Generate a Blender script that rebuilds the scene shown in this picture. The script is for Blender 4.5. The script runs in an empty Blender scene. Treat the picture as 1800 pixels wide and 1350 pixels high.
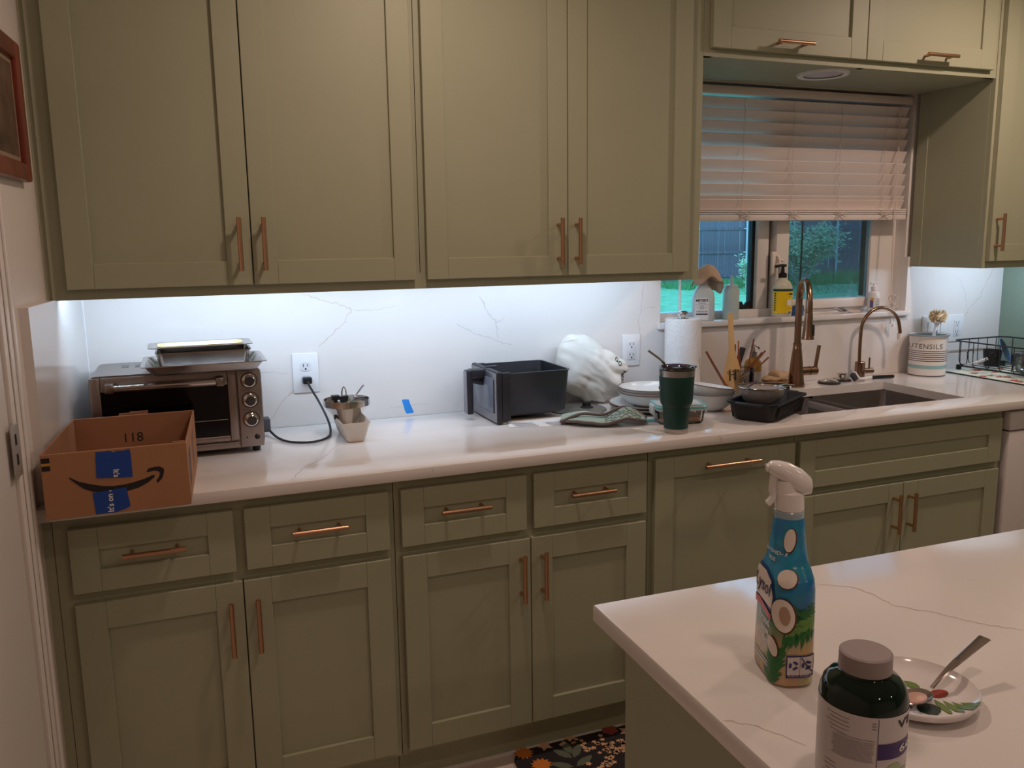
import bpy, bmesh, math, random
from mathutils import Vector as V, Matrix as M, noise
from mathutils.bvhtree import BVHTree
random.seed(7)
PI = math.pi
SC = bpy.context.scene
C = SC.collection

# ------------------------------------------------------------------ camera
cam = bpy.data.cameras.new('camera')
cam.sensor_fit = 'HORIZONTAL'; cam.sensor_width = 36.0
cam.lens = 1490.5 / 1800 * 36; cam.clip_start = 0.02; cam.clip_end = 200
co = bpy.data.objects.new('camera', cam); C.objects.link(co); SC.camera = co
yaw, pitch, roll = 0.3716, -0.1668, -0.0137
fw = V((math.sin(yaw)*math.cos(pitch), math.cos(yaw)*math.cos(pitch), math.sin(pitch)))
rt = fw.cross(V((0, 0, 1))).normalized(); up = rt.cross(fw)
r2 = rt*math.cos(roll) + up*math.sin(roll); u2 = up*math.cos(roll) - rt*math.sin(roll)
mx = M((r2, u2, -fw)).transposed().to_4x4(); mx.translation = V((0.7615, -2.6807, 1.479))
co.matrix_world = mx

# ------------------------------------------------------------------ world, exposure
w = bpy.data.worlds.new('dusk_sky'); SC.world = w; w.use_nodes = True
wn = w.node_tree.nodes; bg = wn['Background']
bg.inputs[0].default_value = (0.30, 0.62, 1.0, 1); bg.inputs[1].default_value = 3.0
vs = SC.view_settings
vs.view_transform = 'Standard'; vs.look = 'None'; vs.gamma = 1.0; vs.use_curve_mapping = False
vs.exposure = 0.0
WARM = (1.0, 0.76, 0.64); COOL = (0.60, 0.77, 1.0)
CAN_W = 6.8; LED_W = 7.6

# ------------------------------------------------------------------ helpers: materials
def lin(c):
    return tuple(((x/255)/12.92 if x/255 <= .04045 else ((x/255+.055)/1.055)**2.4) for x in c)
MATS = {}
def mat(name, col, rough=.5, metal=0, var=0, vs=6, bump=0, bs=80, coat=0, trans=0, ior=1.45, alpha=1, spec=.5, sss=0, stretch=None):
    if name in MATS: return MATS[name]
    m = bpy.data.materials.new(name); m.use_nodes = True; n = m.node_tree.nodes; l = m.node_tree.links
    b = n['Principled BSDF']; c = lin(col)
    b.inputs['Base Color'].default_value = (*c, 1); b.inputs['Roughness'].default_value = rough
    b.inputs['Metallic'].default_value = metal; b.inputs['Coat Weight'].default_value = coat
    b.inputs['Transmission Weight'].default_value = trans; b.inputs['IOR'].default_value = ior
    b.inputs['Alpha'].default_value = alpha; b.inputs['Specular IOR Level'].default_value = spec
    if sss: b.inputs['Subsurface Weight'].default_value = sss; b.inputs['Subsurface Radius'].default_value = (.01, .008, .006)
    if var or bump:
        tc = n.new('ShaderNodeTexCoord'); src = tc.outputs['Object']
        if stretch:
            mp = n.new('ShaderNodeMapping'); mp.inputs['Scale'].default_value = stretch
            l.new(src, mp.inputs[0]); src = mp.outputs[0]
    if var:
        nz = n.new('ShaderNodeTexNoise'); nz.inputs['Scale'].default_value = vs; nz.inputs['Detail'].default_value = 6
        l.new(src, nz.inputs['Vector'])
        rp = n.new('ShaderNodeValToRGB'); rp.color_ramp.elements[0].position = .3; rp.color_ramp.elements[1].position = .7
        rp.color_ramp.elements[0].color = (*[x*(1-var) for x in c], 1); rp.color_ramp.elements[1].color = (*[min(1, x*(1+var)) for x in c], 1)
        l.new(nz.outputs['Fac'], rp.inputs[0]); l.new(rp.outputs[0], b.inputs['Base Color'])
    if bump:
        nb = n.new('ShaderNodeTexNoise'); nb.inputs['Scale'].default_value = bs; nb.inputs['Detail'].default_value = 3
        l.new(src, nb.inputs['Vector'])
        bp = n.new('ShaderNodeBump'); bp.inputs['Strength'].default_value = bump; bp.inputs['Distance'].default_value = .002
        l.new(nb.outputs['Fac'], bp.inputs['Height']); l.new(bp.outputs[0], b.inputs['Normal'])
    MATS[name] = m
    return m
def glassmat(name, tint=(255, 255, 255), rough=.02, mixf=.06):
    if name in MATS: return MATS[name]
    m = bpy.data.materials.new(name); m.use_nodes = True; n = m.node_tree.nodes; l = m.node_tree.links
    n.remove(n['Principled BSDF']); o = n['Material Output']
    t = n.new('ShaderNodeBsdfTransparent'); t.inputs[0].default_value = (*lin(tint), 1)
    g = n.new('ShaderNodeBsdfGlossy'); g.inputs['Roughness'].default_value = rough
    lw = n.new('ShaderNodeFresnel'); lw.inputs[0].default_value = 1.4
    ad = n.new('ShaderNodeMath'); ad.operation = 'ADD'; ad.inputs[1].default_value = mixf - .04; ad.use_clamp = True
    l.new(lw.outputs[0], ad.inputs[0])
    mi = n.new('ShaderNodeMixShader'); l.new(ad.outputs[0], mi.inputs[0]); l.new(t.outputs[0], mi.inputs[1]); l.new(g.outputs[0], mi.inputs[2])
    l.new(mi.outputs[0], o.inputs[0]); MATS[name] = m
    return m
def emit(name, col, s):
    m = bpy.data.materials.new(name); m.use_nodes = True
    b = m.node_tree.nodes['Principled BSDF']; b.inputs['Emission Color'].default_value = (*col, 1); b.inputs['Emission Strength'].default_value = s
    b.inputs['Base Color'].default_value = (.8, .8, .8, 1)
    return m

SAGE = mat('sage_paint', (160, 160, 134), .5, var=.03, vs=3, bump=.06, bs=120)
QUARTZ = mat('white_quartz', (226, 219, 214), .13, var=.035, vs=2.2, coat=.15)
VEIN = mat('quartz_vein_tan', (204, 180, 164), .2)
VEIN2 = mat('quartz_vein_grey', (178, 176, 182), .2)
WALLW = mat('warm_white_wall', (222, 212, 203), .55, bump=.35, bs=90)
TRIMW = mat('white_trim_paint', (226, 219, 212), .35, bump=.05, bs=60)
GREENW = mat('green_wall_paint', (138, 156, 138), .5, bump=.2, bs=90)
COPPER = mat('rose_gold_metal', (196, 152, 122), .3, 1, bump=.05, bs=300, stretch=(1, 1, .05))
BRONZE = mat('brushed_bronze', (150, 120, 98), .27, 1, bump=.04, bs=200, stretch=(1, 1, .03))
STEEL = mat('brushed_steel', (176, 170, 166), .3, 1, var=.05, vs=40, stretch=(1, 12, 12))
DSTEEL = mat('sink_steel', (150, 142, 136), .40, .9, var=.06, vs=30)
CHROME = mat('polished_metal', (214, 210, 206), .12, 1)
BLACKP = mat('black_plastic', (24, 24, 27), .4, bump=.05, bs=200)
BLACKM = mat('black_matte', (17, 17, 19), .6)
WHITEP = mat('white_plastic', (232, 230, 230), .35)
CREAM = mat('cream_plastic', (224, 214, 202), .45)
WOODL = mat('light_wood', (205, 160, 104), .55, var=.14, vs=14, stretch=(1, 1, .12), bump=.1, bs=60)
WOODD = mat('chopstick_wood', (116, 66, 42), .45, var=.2, vs=20, stretch=(1, 1, .1))

# ------------------------------------------------------------------ helpers: meshes (authored in world coordinates)
ORG = {}
def thing(name, label, cat, loc=(0, 0, 0), group=None, kind=None):
    o = bpy.data.objects.new(name, None); C.objects.link(o); o.empty_display_size = .05
    o.location = loc; ORG[o] = V(loc)
    tag(o, label, cat, group, kind)
    return o
def tag(o, label=None, cat=None, group=None, kind=None):
    if label: o['label'] = label
    if cat: o['category'] = cat
    if group: o['group'] = group
    if kind: o['kind'] = kind
    return o
def O(name, bm, m, parent=None, ang=35, loc=None, label=None):
    bmesh.ops.recalc_face_normals(bm, faces=bm.faces)
    if loc is None:
        if parent is not None: loc = ORG[parent]
        else:
            xs = [v.co for v in bm.verts]
            loc = V(((min(p.x for p in xs)+max(p.x for p in xs))/2, (min(p.y for p in xs)+max(p.y for p in xs))/2, min(p.z for p in xs)))
    loc = V(loc); bmesh.ops.translate(bm, verts=bm.verts, vec=-loc)
    th = math.radians(ang)
    for f in bm.faces: f.smooth = True
    for e in bm.edges:
        if len(e.link_faces) != 2 or e.calc_face_angle(0) > th: e.smooth = False
    me = bpy.data.meshes.new(name); bm.to_mesh(me); bm.free()
    me.materials.append(m)
    o = bpy.data.objects.new(name, me); C.objects.link(o)
    ORG[o] = loc
    if parent is not None: o.parent = parent; o.location = loc - ORG[parent]
    else: o.location = loc
    if label: o['label'] = label
    return o
def dup(o, off, parent=None):
    c = o.copy(); C.objects.link(c); c.parent = parent if parent is not None else o.parent
    c.location = o.location + V(off); ORG[c] = ORG[o] + V(off)
    return c
def nb(): return bmesh.new()
def box(bm, x0, x1, y0, y1, z0, z1, bev=0, seg=2, rot=None):
    vs_ = [bm.verts.new(p) for p in [(x0,y0,z0),(x1,y0,z0),(x1,y1,z0),(x0,y1,z0),(x0,y0,z1),(x1,y0,z1),(x1,y1,z1),(x0,y1,z1)]]
    fs = [bm.faces.new([vs_[i] for i in q]) for q in [(3,2,1,0),(4,5,6,7),(0,1,5,4),(1,2,6,5),(2,3,7,6),(3,0,4,7)]]
    if rot is not None: bmesh.ops.transform(bm, matrix=rot, verts=vs_)
    if bev:
        es = list({e for f in fs for e in f.edges})
        bmesh.ops.bevel(bm, geom=es, offset=bev, segments=seg, profile=.5, affect='EDGES')
    return bm
def bx(*a, **k): return box(nb(), *a, **k)
def tube(bm, pts, r, n=8, cap=True, sq=None):
    pts = [V(p) for p in pts]; N = len(pts); rs = r if isinstance(r, (list, tuple)) else [r]*N
    t = (pts[1]-pts[0]).normalized(); a = t.orthogonal().normalized(); rings = []
    for i, p in enumerate(pts):
        if i == 0: d = (pts[1]-pts[0])
        elif i == N-1: d = (pts[-1]-pts[-2])
        else: d = (pts[i+1]-pts[i]).normalized()+(pts[i]-pts[i-1]).normalized()
        d.normalize(); a = (a - d*a.dot(d)).normalized(); b = d.cross(a)
        rings.append([bm.verts.new(p + (a*math.cos(2*PI*k/n)*(sq or 1) + b*math.sin(2*PI*k/n))*rs[i]) for k in range(n)])
    for i in range(N-1):
        for k in range(n):
            bm.faces.new([rings[i][k], rings[i][(k+1) % n], rings[i+1][(k+1) % n], rings[i+1][k]])
    if cap: bm.faces.new(rings[0][::-1]); bm.faces.new(rings[-1])
    return bm
def cr(pts, n=6, closed=False):
    pts = [V(p) for p in pts]; out = []; N = len(pts)
    for i in range(N if closed else N-1):
        if closed: p0, p1, p2, p3 = pts[i-1], pts[i], pts[(i+1) % N], pts[(i+2) % N]
        else: p0, p1, p2, p3 = pts[max(i-1, 0)], pts[i], pts[i+1], pts[min(i+2, N-1)]
        for k in range(n):
            t = k/n
            out.append(.5*((2*p1)+(-p0+p2)*t+(2*p0-5*p1+4*p2-p3)*t*t+(-p0+3*p1-3*p2+p3)*t**3))
    if not closed: out.append(pts[-1])
    return out
def lathe(bm, prof, c=(0, 0, 0), n=32, T=None, sx=1, sy=1):
    c = V(c); rings = []; new = []
    for r, z in prof:
        if r < 1e-6: v = bm.verts.new((0, 0, z)); rings.append([v]); new.append(v)
        else:
            rg = [bm.verts.new((sx*r*math.cos(2*PI*k/n), sy*r*math.sin(2*PI*k/n), z)) for k in range(n)]
            rings.append(rg); new += rg
    for i in range(len(rings)-1):
        A, B = rings[i], rings[i+1]
        for k in range(n):
            k2 = (k+1) % n
            if len(A) == 1 and len(B) == 1: continue
            if len(A) == 1: bm.faces.new([A[0], B[k2], B[k]])
            elif len(B) == 1: bm.faces.new([A[k], A[k2], B[0]])
            else: bm.faces.new([A[k], A[k2], B[k2], B[k]])
    mt = M.Translation(c) @ (T if T is not None else M.Identity(4))
    bmesh.ops.transform(bm, matrix=mt, verts=new)
    return bm
def lt(prof, c=(0, 0, 0), n=32, **k): return lathe(nb(), prof, c, n, **k)
def prism(bm, poly, z0, z1, T=None, bev=0):
    a = [bm.verts.new((p[0], p[1], z0)) for p in poly]; b = [bm.verts.new((p[0], p[1], z1)) for p in poly]
    N = len(poly); fs = [bm.faces.new(a[::-1]), bm.faces.new(b)]
    for i in range(N): fs.append(bm.faces.new([a[i], a[(i+1) % N], b[(i+1) % N], b[i]]))
    if bev:
        es = list(set(fs[0].edges) | set(fs[1].edges))
        r = bmesh.ops.bevel(bm, geom=es, offset=bev, segments=2, profile=.5, affect='EDGES')
    if T is not None: bmesh.ops.transform(bm, matrix=T, verts=bm.verts)
    return bm
def grid(bm, f, nu, nv, closed_u=False):
    vv = [[bm.verts.new(f(i/(nu-(0 if closed_u else 1)), j/(nv-1))) for i in range(nu)] for j in range(nv)]
    for j in range(nv-1):
        for i in range(nu if closed_u else nu-1):
            i2 = (i+1) % nu
            bm.faces.new([vv[j][i], vv[j][i2], vv[j+1][i2], vv[j+1][i]])
    return bm
def rrect(w, h, r, n=5, cx=0, cy=0):
    out = []
    for sx, sy, a0 in [(1, 1, 0), (-1, 1, 90), (-1, -1, 180), (1, -1, 270)]:
        for k in range(n+1):
            a = math.radians(a0+90*k/n)
            out.append((cx+sx*(w/2-r)+r*math.cos(a), cy+sy*(h/2-r)+r*math.sin(a)))
    return out
def loft(bm, secs, capb=True, capt=True):
    # secs: list of lists of 3D points, same count
    rg = [[bm.verts.new(p) for p in s] for s in secs]; n = len(rg[0])
    for i in range(len(rg)-1):
        for k in range(n): bm.faces.new([rg[i][k], rg[i][(k+1) % n], rg[i+1][(k+1) % n], rg[i+1][k]])
    if capb: bm.faces.new(rg[0][::-1])
    if capt: bm.faces.new(rg[-1])
    return bm
def rotz(a, c=(0, 0, 0)): return M.Translation(V(c)) @ M.Rotation(a, 4, 'Z') @ M.Translation(-V(c))
def xf(bm, T): bmesh.ops.transform(bm, matrix=T, verts=bm.verts); return bm
def solid(o, t, off=0):
    md = o.modifiers.new('thickness', 'SOLIDIFY'); md.thickness = t; md.offset = off; return o
def subd(o, k=1):
    md = o.modifiers.new('smooth', 'SUBSURF'); md.levels = k; md.render_levels = k; return o

# flat print: 2D shapes laid on a surface
def text2d(s, size, sp=1.0, bold=0, ax='CENTER', shear=0):
    cu = bpy.data.curves.new('t', 'FONT'); cu.body = s; cu.size = size; cu.align_x = ax; cu.align_y = 'CENTER'
    cu.space_character = sp; cu.offset = bold; cu.shear = shear; cu.resolution_u = 3
    ob = bpy.data.objects.new('t', cu); C.objects.link(ob)
    dg = bpy.context.evaluated_depsgraph_get(); dg.update()
    me = bpy.data.meshes.new_from_object(ob.evaluated_get(dg))
    bm = nb(); bm.from_mesh(me); bpy.data.meshes.remove(me)
    bpy.data.objects.remove(ob); bpy.data.curves.remove(cu)
    return bm
def poly2d(bm, pts):
    vs_ = [bm.verts.new((p[0], p[1], 0)) for p in pts]; bm.faces.new(vs_); return bm
def ell(cx, cy, a, b, n=20, rot=0):
    return [(cx+a*math.cos(t)*math.cos(rot)-b*math.sin(t)*math.sin(rot), cy+a*math.cos(t)*math.sin(rot)+b*math.sin(t)*math.cos(rot)) for t in [2*PI*k/n for k in range(n)]]
def rc(cx, cy, w, h): return [(cx-w/2, cy-h/2), (cx+w/2, cy-h/2), (cx+w/2, cy+h/2), (cx-w/2, cy+h/2)]
def polys(lst):
    bm = nb()
    for p in lst: poly2d(bm, p)
    return bm
def mv(bm, dx, dy, rot=0):
    return xf(bm, M.Translation((dx, dy, 0)) @ M.Rotation(rot, 4, 'Z'))
def flat(bm, o, right, up_, off=.0004):
    # map 2D mesh onto a plane
    o, right, up_ = V(o), V(right).normalized(), V(up_).normalized(); nrm = right.cross(up_)
    for v in bm.verts: v.co = o + right*v.co.x + up_*v.co.y + nrm*off
    return bm
def bvh_of(ob):
    me = ob.data; return BVHTree.FromPolygons([v.co+ORG[ob] for v in me.vertices], [tuple(p.vertices) for p in me.polygons])
def wrap(bm, o, right, up_, tree, off=.0005, maxlen=.006):
    # project a 2D mesh along the plane normal onto a real surface
    bmesh.ops.triangulate(bm, faces=bm.faces)
    for _ in range(5):
        es = [e for e in bm.edges if e.calc_length() > maxlen]
        if not es: break
        bmesh.ops.subdivide_edges(bm, edges=es, cuts=1); bmesh.ops.triangulate(bm, faces=bm.faces)
    o, right, up_ = V(o), V(right).normalized(), V(up_).normalized(); nrm = right.cross(up_); dead = []
    for v in bm.verts:
        p = o + right*v.co.x + up_*v.co.y
        h = tree.ray_cast(p + nrm*.3, -nrm)
        if h[0] is None: dead.append(v); v.co = p
        else: v.co = h[0] + nrm*off*.5 + (h[1] if h[1].dot(nrm) > 0 else -h[1])*off
    if dead: bmesh.ops.delete(bm, geom=dead, context='VERTS')
    return bm
INK = mat('black_ink', (22, 20, 22), .5); INKG = mat('grey_ink', (96, 92, 94), .5); PAPER = mat('white_paper', (228, 224, 220), .6)

# ------------------------------------------------------------------ the room
def wx(y): return .486 + .08*y          # left wall surface, a little out of square
RX = 4.108; RY = -5.2; CZ = 2.44
def struct(name, bm, m, label): return tag(O(name, bm, m), label, None, None, 'structure')
struct('floor', bx(0, RX+.1, RY-.1, .15, -.05, 0), mat('floor_tile', (206, 190, 180), .35, var=.05, vs=4), 'pale floor in front of the cabinets')
struct('ceiling', bx(0, RX+.1, RY-.1, .15, CZ, CZ+.05), mat('ceiling_paint', (226, 219, 211), .7), 'white ceiling above the kitchen')
b = nb(); WX0, WX1, WZ0, WZ1 = 2.39, 3.56, 1.155, 2.035
box(b, .3, WX0, .02, .15, 0, CZ); box(b, WX1, RX+.1, .02, .15, 0, CZ); box(b, WX0, WX1, .02, .15, 0, WZ0); box(b, WX0, WX1, .02, .15, WZ1, CZ)
struct('wall_back', b, TRIMW, 'white painted wall around the kitchen window')
b = nb(); prism(b, [(wx(.02), .02), (wx(RY), RY), (wx(RY)-.1, RY), (wx(.02)-.1, .02)], 0, CZ)
struct('wall_left', b, WALLW, 'warm white textured wall at the left end')
struct('wall_right', bx(RX, RX+.1, RY, .02, 0, CZ), GREENW, 'sage green wall at the right end of the counter')
struct('wall_front', bx(0, RX+.1, RY-.1, RY, 0, CZ), WALLW, 'warm white wall behind the viewer')

# left door casing and door
def leftslab(y0, y1, z0, z1, d0, d1, bev=0):
    b = nb(); n = V((1, -.08, 0)).normalized()
    pts = []
    for z in (z0, z1):
        for y, d in ((y0, d0), (y1, d0), (y1, d1), (y0, d1)):
            p = V((wx(y), y, z)) + n*d; pts.append(p)
    vs_ = [b.verts.new(p) for p in pts]
    for q in [(3,2,1,0),(4,5,6,7),(0,1,5,4),(1,2,6,5),(2,3,7,6),(3,0,4,7)]: b.faces.new([vs_[i] for i in q])
    if bev: bmesh.ops.bevel(b, geom=b.edges[:], offset=bev, segments=2, profile=.5, affect='EDGES')
    return b
tr = thing('trim_1', 'white moulded door casing on the left wall', None, (wx(-.73), -.73, 0), kind='structure')
O('casing_board', leftslab(-.775, -.705, 0, 2.1, .0, .012, .003), TRIMW, tr)
O('casing_bead', leftslab(-.725, -.708, 0, 2.1, .012, .020, .004), TRIMW, tr)
O('casing_step', leftslab(-.752, -.728, 0, 2.1, .012, .016, .003), TRIMW, tr)
dr = thing('door_1', 'white door edge at the far left with a steel hinge', None, (wx(-1.2), -1.2, 0), kind='structure')
O('door_leaf', leftslab(-1.6, -.792, .01, 2.05, .0, .008, .003), TRIMW, dr)
hg = O('hinge', leftslab(-.825, -.772, 1.03, 1.135, .016, .019, .001), mat('hinge_steel', (176, 168, 158), .45, .4), dr, label='brushed steel hinge leaf with two slots')
for z in (1.055, 1.095):
    O('slot', leftslab(-.806, -.794, z, z+.022, .019, .0195), BLACKM, hg)
# low hinge
O('hinge', leftslab(-.825, -.772, .26, .36, .016, .019, .001), MATS['hinge_steel'], dr)

# ------------------------------------------------------------------ window
def window():
    t = thing('window_1', 'white framed sliding window over the sink', None, (2.97, .1, 1.175), kind='structure')
    f = nb(); y0, y1 = .075, .13
    box(f, WX0, 2.435, y0, y1, WZ0, WZ1, .002); box(f, 3.475, WX1, y0, y1, WZ0, WZ1, .002)
    box(f, 2.435, 3.475, y0, y1, WZ0, 1.203, .002); box(f, 2.435, 3.475, y0, y1, 1.99, WZ1, .002)
    O('frame', f, TRIMW, t)
    O('fixed_stile', bx(2.872, 2.925, .082, .128, 1.2, 1.99, .003), TRIMW, t)
    s = nb(); box(s, 2.945, 3.005, .06, .105, 1.195, 1.99, .003); box(s, 3.43, 3.478, .075, .105, 1.195, 1.99, .003)
    box(s, 3.005, 3.43, .06, .105, 1.195, 1.232, .003); box(s, 3.005, 3.43, .06, .105, 1.95, 1.99, .003)
    sa = O('sliding_sash', s, TRIMW, t)
    O('track', bx(2.925, 2.945, .10, .12, 1.2, 1.99), mat('window_track', (120, 112, 110), .5), t)
    O('gasket', bx(2.858, 2.872, .10, .126, 1.203, 1.99), BLACKM, t)
    O('gasket', bx(3.425, 3.47, .106, .125, 1.235, 1.99), mat('dark_jamb', (42, 42, 40), .6), t)
    gm = glassmat('window_glass', (236, 250, 250))
    O('pane', bx(2.435, 2.872, .112, .116, 1.203, 1.99), gm, t)
    O('pane', bx(3.005, 3.43, .088, .092, 1.232, 1.95), gm, sa)
    O('insect_screen', bx(2.95, 3.47, .1275, .1278, 1.205, 1.99), glassmat('screen_mesh', (198, 200, 206), .6, .04), t)
    O('screen_bar', bx(3.118, 3.124, .124, .128, 1.205, 1.99), BLACKM, t)
    lb = nb(); box(lb, 2.925, 2.948, .058, .07, 1.335, 1.425, .003)
    la = O('latch', lb, CREAM, t)
    O('lever', tube(nb(), cr([(2.945, .06, 1.41), (2.95, .048, 1.40), (2.948, .042, 1.37), (2.95, .046, 1.34)], 4), .005, 8), CREAM, la)
    O('lever', tube(nb(), [(2.95, .056, 1.395), (2.972, .05, 1.39)], .004, 8), CREAM, la)
window()
def sill():
    o = O('window_sill', bx(2.375, 3.572, -.018, .076, 1.155, 1.175, .003), QUARTZ)
    tag(o, 'white quartz window sill running behind the faucets', 'window sill')
sill()

# ------------------------------------------------------------------ backsplash with veins
bs = thing('backsplash', 'polished white quartz backsplash with thin tan veins', 'backsplash', (2.3, 0, .914))
O('slab', bx(.49, WX0, 0, .0199, .9145, 1.395), QUARTZ, bs)
O('slab', bx(WX0, WX1, 0, .0199, .9145, 1.1545), QUARTZ, bs)
O('slab', bx(WX1, RX-.001, 0, .0199, .9145, 1.395), QUARTZ, bs)
b = nb(); n_ = V((1, -.08, 0)).normalized()
prism(b, [(.486, -.0005), (wx(-.60), -.60), (wx(-.60)+.02, -.602), (.506, -.0005)], .9145, 1.352)
ss_ = O('side_splash', b, QUARTZ); tag(ss_, 'white quartz side splash on the left wall beside the cardboard box', 'backsplash')
O('caulk', bx(.5055, .508, -.003, 0, .9145, 1.35), mat('caulk', (240, 240, 240), .5), bs)
def jag(pts, amp, k=7):
    out = []
    pts = [V((p[0], p[1], 0)) for p in pts]
    for i in range(len(pts)-1):
        a, b_ = pts[i], pts[i+1]; d = (b_-a); pn = V((-d.y, d.x, 0)).normalized()
        for j in range(k): out.append(a+d*(j/k)+pn*random.uniform(-amp, amp)*(1 if j else .3))
    out.append(pts[-1]); return out
def vein(parent, pts, mapf, wd, m, amp=.004):
    pp = jag(pts, amp); b = nb(); L = []
    for i, p in enumerate(pp):
        d = (pp[min(i+1, len(pp)-1)]-pp[max(i-1, 0)]).normalized(); pn = V((-d.y, d.x, 0))
        ww = wd*(.3+.9*abs(noise.noise(V((p.x*40, p.y*40, 1)))))*(1 if 0 < i < len(pp)-1 else .2)
        L.append((b.verts.new(mapf(p+pn*ww)), b.verts.new(mapf(p-pn*ww))))
    for i in range(len(L)-1): b.faces.new([L[i][0], L[i][1], L[i+1][1], L[i+1][0]])
    return O('vein', b, m, parent)
bk = lambda p: V((p.x, -.0004, p.y))
for pts, m, wd in [
    ([(1.115, 1.33), (1.183, 1.305), (1.225, 1.293), (1.265, 1.272), (1.24, 1.232), (1.21, 1.205), (1.155, 1.158)], VEIN, .0016),
    ([(1.265, 1.272), (1.33, 1.267), (1.41, 1.28)], VEIN, .0011),
    ([(1.078, 1.035), (1.04, 1.0), (.985, .925)], VEIN, .0014),
    ([(1.692, 1.30), (1.722, 1.247), (1.752, 1.212), (1.757, 1.15)], VEIN2, .0014),
    ([(1.755, 1.205), (1.785, 1.228)], VEIN2, .001),
    ([(1.61, 1.215), (1.665, 1.182), (1.752, 1.147), (1.81, 1.125)], VEIN2, .0013),
    ([(2.32, 1.33), (2.312, 1.23), (2.30, 1.18), (2.31, 1.13)], VEIN, .0014), ([(2.312, 1.23), (2.375, 1.24)], VEIN, .001),
    ([(4.05, 1.34), (3.995, 1.25), (3.975, 1.21), (3.92, 1.17), (3.895, 1.135)], VEIN, .0018),
    ([(3.85, 1.30), (3.885, 1.25), (3.90, 1.17)], VEIN2, .001),
    ([(3.07, 1.13), (3.05, 1.1), (3.13, 1.14)], VEIN2, .001), ([(3.0, .93), (3.03, 1.0), (3.06, 1.06)], VEIN2, .001),
    ([(1.36, .945), (1.52, .95)], VEIN2, .0008), ([(.9, 1.1), (1.0, 1.09), (1.06, 1.085)], VEIN2, .0008)]:
    vein(bs, pts, bk, wd, m)

# ------------------------------------------------------------------ cabinetry
def shaker(name, parent, x0, x1, z0, z1, y, fwid=.06, t=.02, fz=None, rec=.009):
    # y = front plane (towards -y)
    fz = fz or fwid; b = nb(); e = .0012
    box(b, x0, x0+fwid, y, y+t, z0, z1, e, 1); box(b, x1-fwid, x1, y, y+t, z0, z1, e, 1)
    box(b, x0+fwid, x1-fwid, y, y+t, z0, z0+fz, e, 1); box(b, x0+fwid, x1-fwid, y, y+t, z1-fz, z1, e, 1)
    d = O(name, b, SAGE, parent, loc=((x0+x1)/2, y, z0))
    O('panel', bx(x0+fwid-.004, x1-fwid+.004, y+rec, y+t-.002, z0+fz-.004, z1-fz+.004), SAGE, d)
    return d
def pull(parent, x, y, z, L, vert, m=COPPER):
    # bar pull, y = door surface
    b = nb(); r = .0062; s = L*.36
    if vert:
        tube(b, [(x, y-.034, z-L/2), (x, y-.034, z+L/2)], r, 12)
        for q in (-s, s): tube(b, [(x, y+.002, z+q), (x, y-.034, z+q)], .0048, 10)
    else:
        tube(b, [(x-L/2, y-.034, z), (x+L/2, y-.034, z)], r, 12)
        for q in (-s, s): tube(b, [(x+q, y+.002, z), (x+q, y-.034, z)], .0048, 10)
    return O('handle', b, m, parent)
FF, FB = -.605, -.585     # face frame front / back
DY = -.6255               # base door fronts
def base_unit(label, x0, x1, stiles, rails, top=.884, btop=.88, name='base_cabinet'):
    t = thing(name, label, 'cabinet', ((x0+x1)/2, -.3, 0))
    O('body', bx(x0+.001, x1-.001, FB, -.02, .105, btop), SAGE, t)
    b = nb()
    for a, c in stiles: box(b, a, c, FF, FB, .105, top)
    for a, c in rails: box(b, x0+.001, x1-.001, FF+.0003, FB, a, c)
    O('face_frame', b, SAGE, t)
    O('toe_kick', bx(x0+.001, x1-.001, -.56, -.545, 0, .105), SAGE, t)
    O('shoe_strip', bx(x0+.001, x1-.001, -.566, -.56, 0, .008), TRIMW, t)
    return t
RAILS = [(.105, .145), (.66, .715), (.84, .884)]
Z = dict(dt=.854, db=.701, rt=.675, rb=.125)
u = base_unit('sage green base cabinet with two drawers below the cardboard box', .458, 1.237, [(.459, .52), (.82, .89), (1.2, 1.236)], RAILS)
for i, (a, c) in enumerate([(.4896, .8431), (.8678, 1.2207)]):
    d = shaker('drawer_front', u, a, c, Z['db'], Z['dt'], DY, .06, fz=.0535); pull(d, (a+c)/2, DY+.009, .784, .135, False)
for a, c, hx in [(.4896, .8545, .8235), (.8575, 1.2207, .886)]:
    d = shaker('door', u, a, c, Z['rb'], Z['rt'], DY, .0635, fz=.066); pull(d, hx, DY, .567, .136, True)
u = base_unit('sage green base cabinet with two drawers left of the pull-out panel', 1.237, 1.988, [(1.238, 1.27), (1.58, 1.645), (1.96, 1.987)], RAILS)
for a, c in [(1.253, 1.6012), (1.623, 1.9737)]:
    d = shaker('drawer_front', u, a, c, Z['db'], Z['dt'], DY, .06, fz=.0535); pull(d, (a+c)/2-.005, DY+.009, .787, .135, False)
for a, c, hx in [(1.253, 1.6105, 1.581), (1.6135, 1.9737, 1.644)]:
    d = shaker('door', u, a, c, Z['rb'], Z['rt'], DY, .0635, fz=.066); pull(d, hx, DY, .571, .136, True)
u = base_unit('tall sage green pull-out cabinet front with one horizontal handle', 1.988, 2.508, [(1.989, 2.02), (2.48, 2.507)], [(.105, .145), (.84, .884)])
d = shaker('door', u, 2.0034, 2.4981, Z['rb'], Z['dt'], DY, .062); pull(d, 2.248, DY, .8225, .192, False)
u = base_unit('wide sage green sink cabinet with a false drawer front and two doors', 2.508, 3.402, [(2.509, 2.54), (3.36, 3.401)], RAILS, btop=.66)
shaker('drawer_front', u, 2.5188, 3.3833, Z['db'], Z['dt'], DY, .06, fz=.0535)
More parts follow.
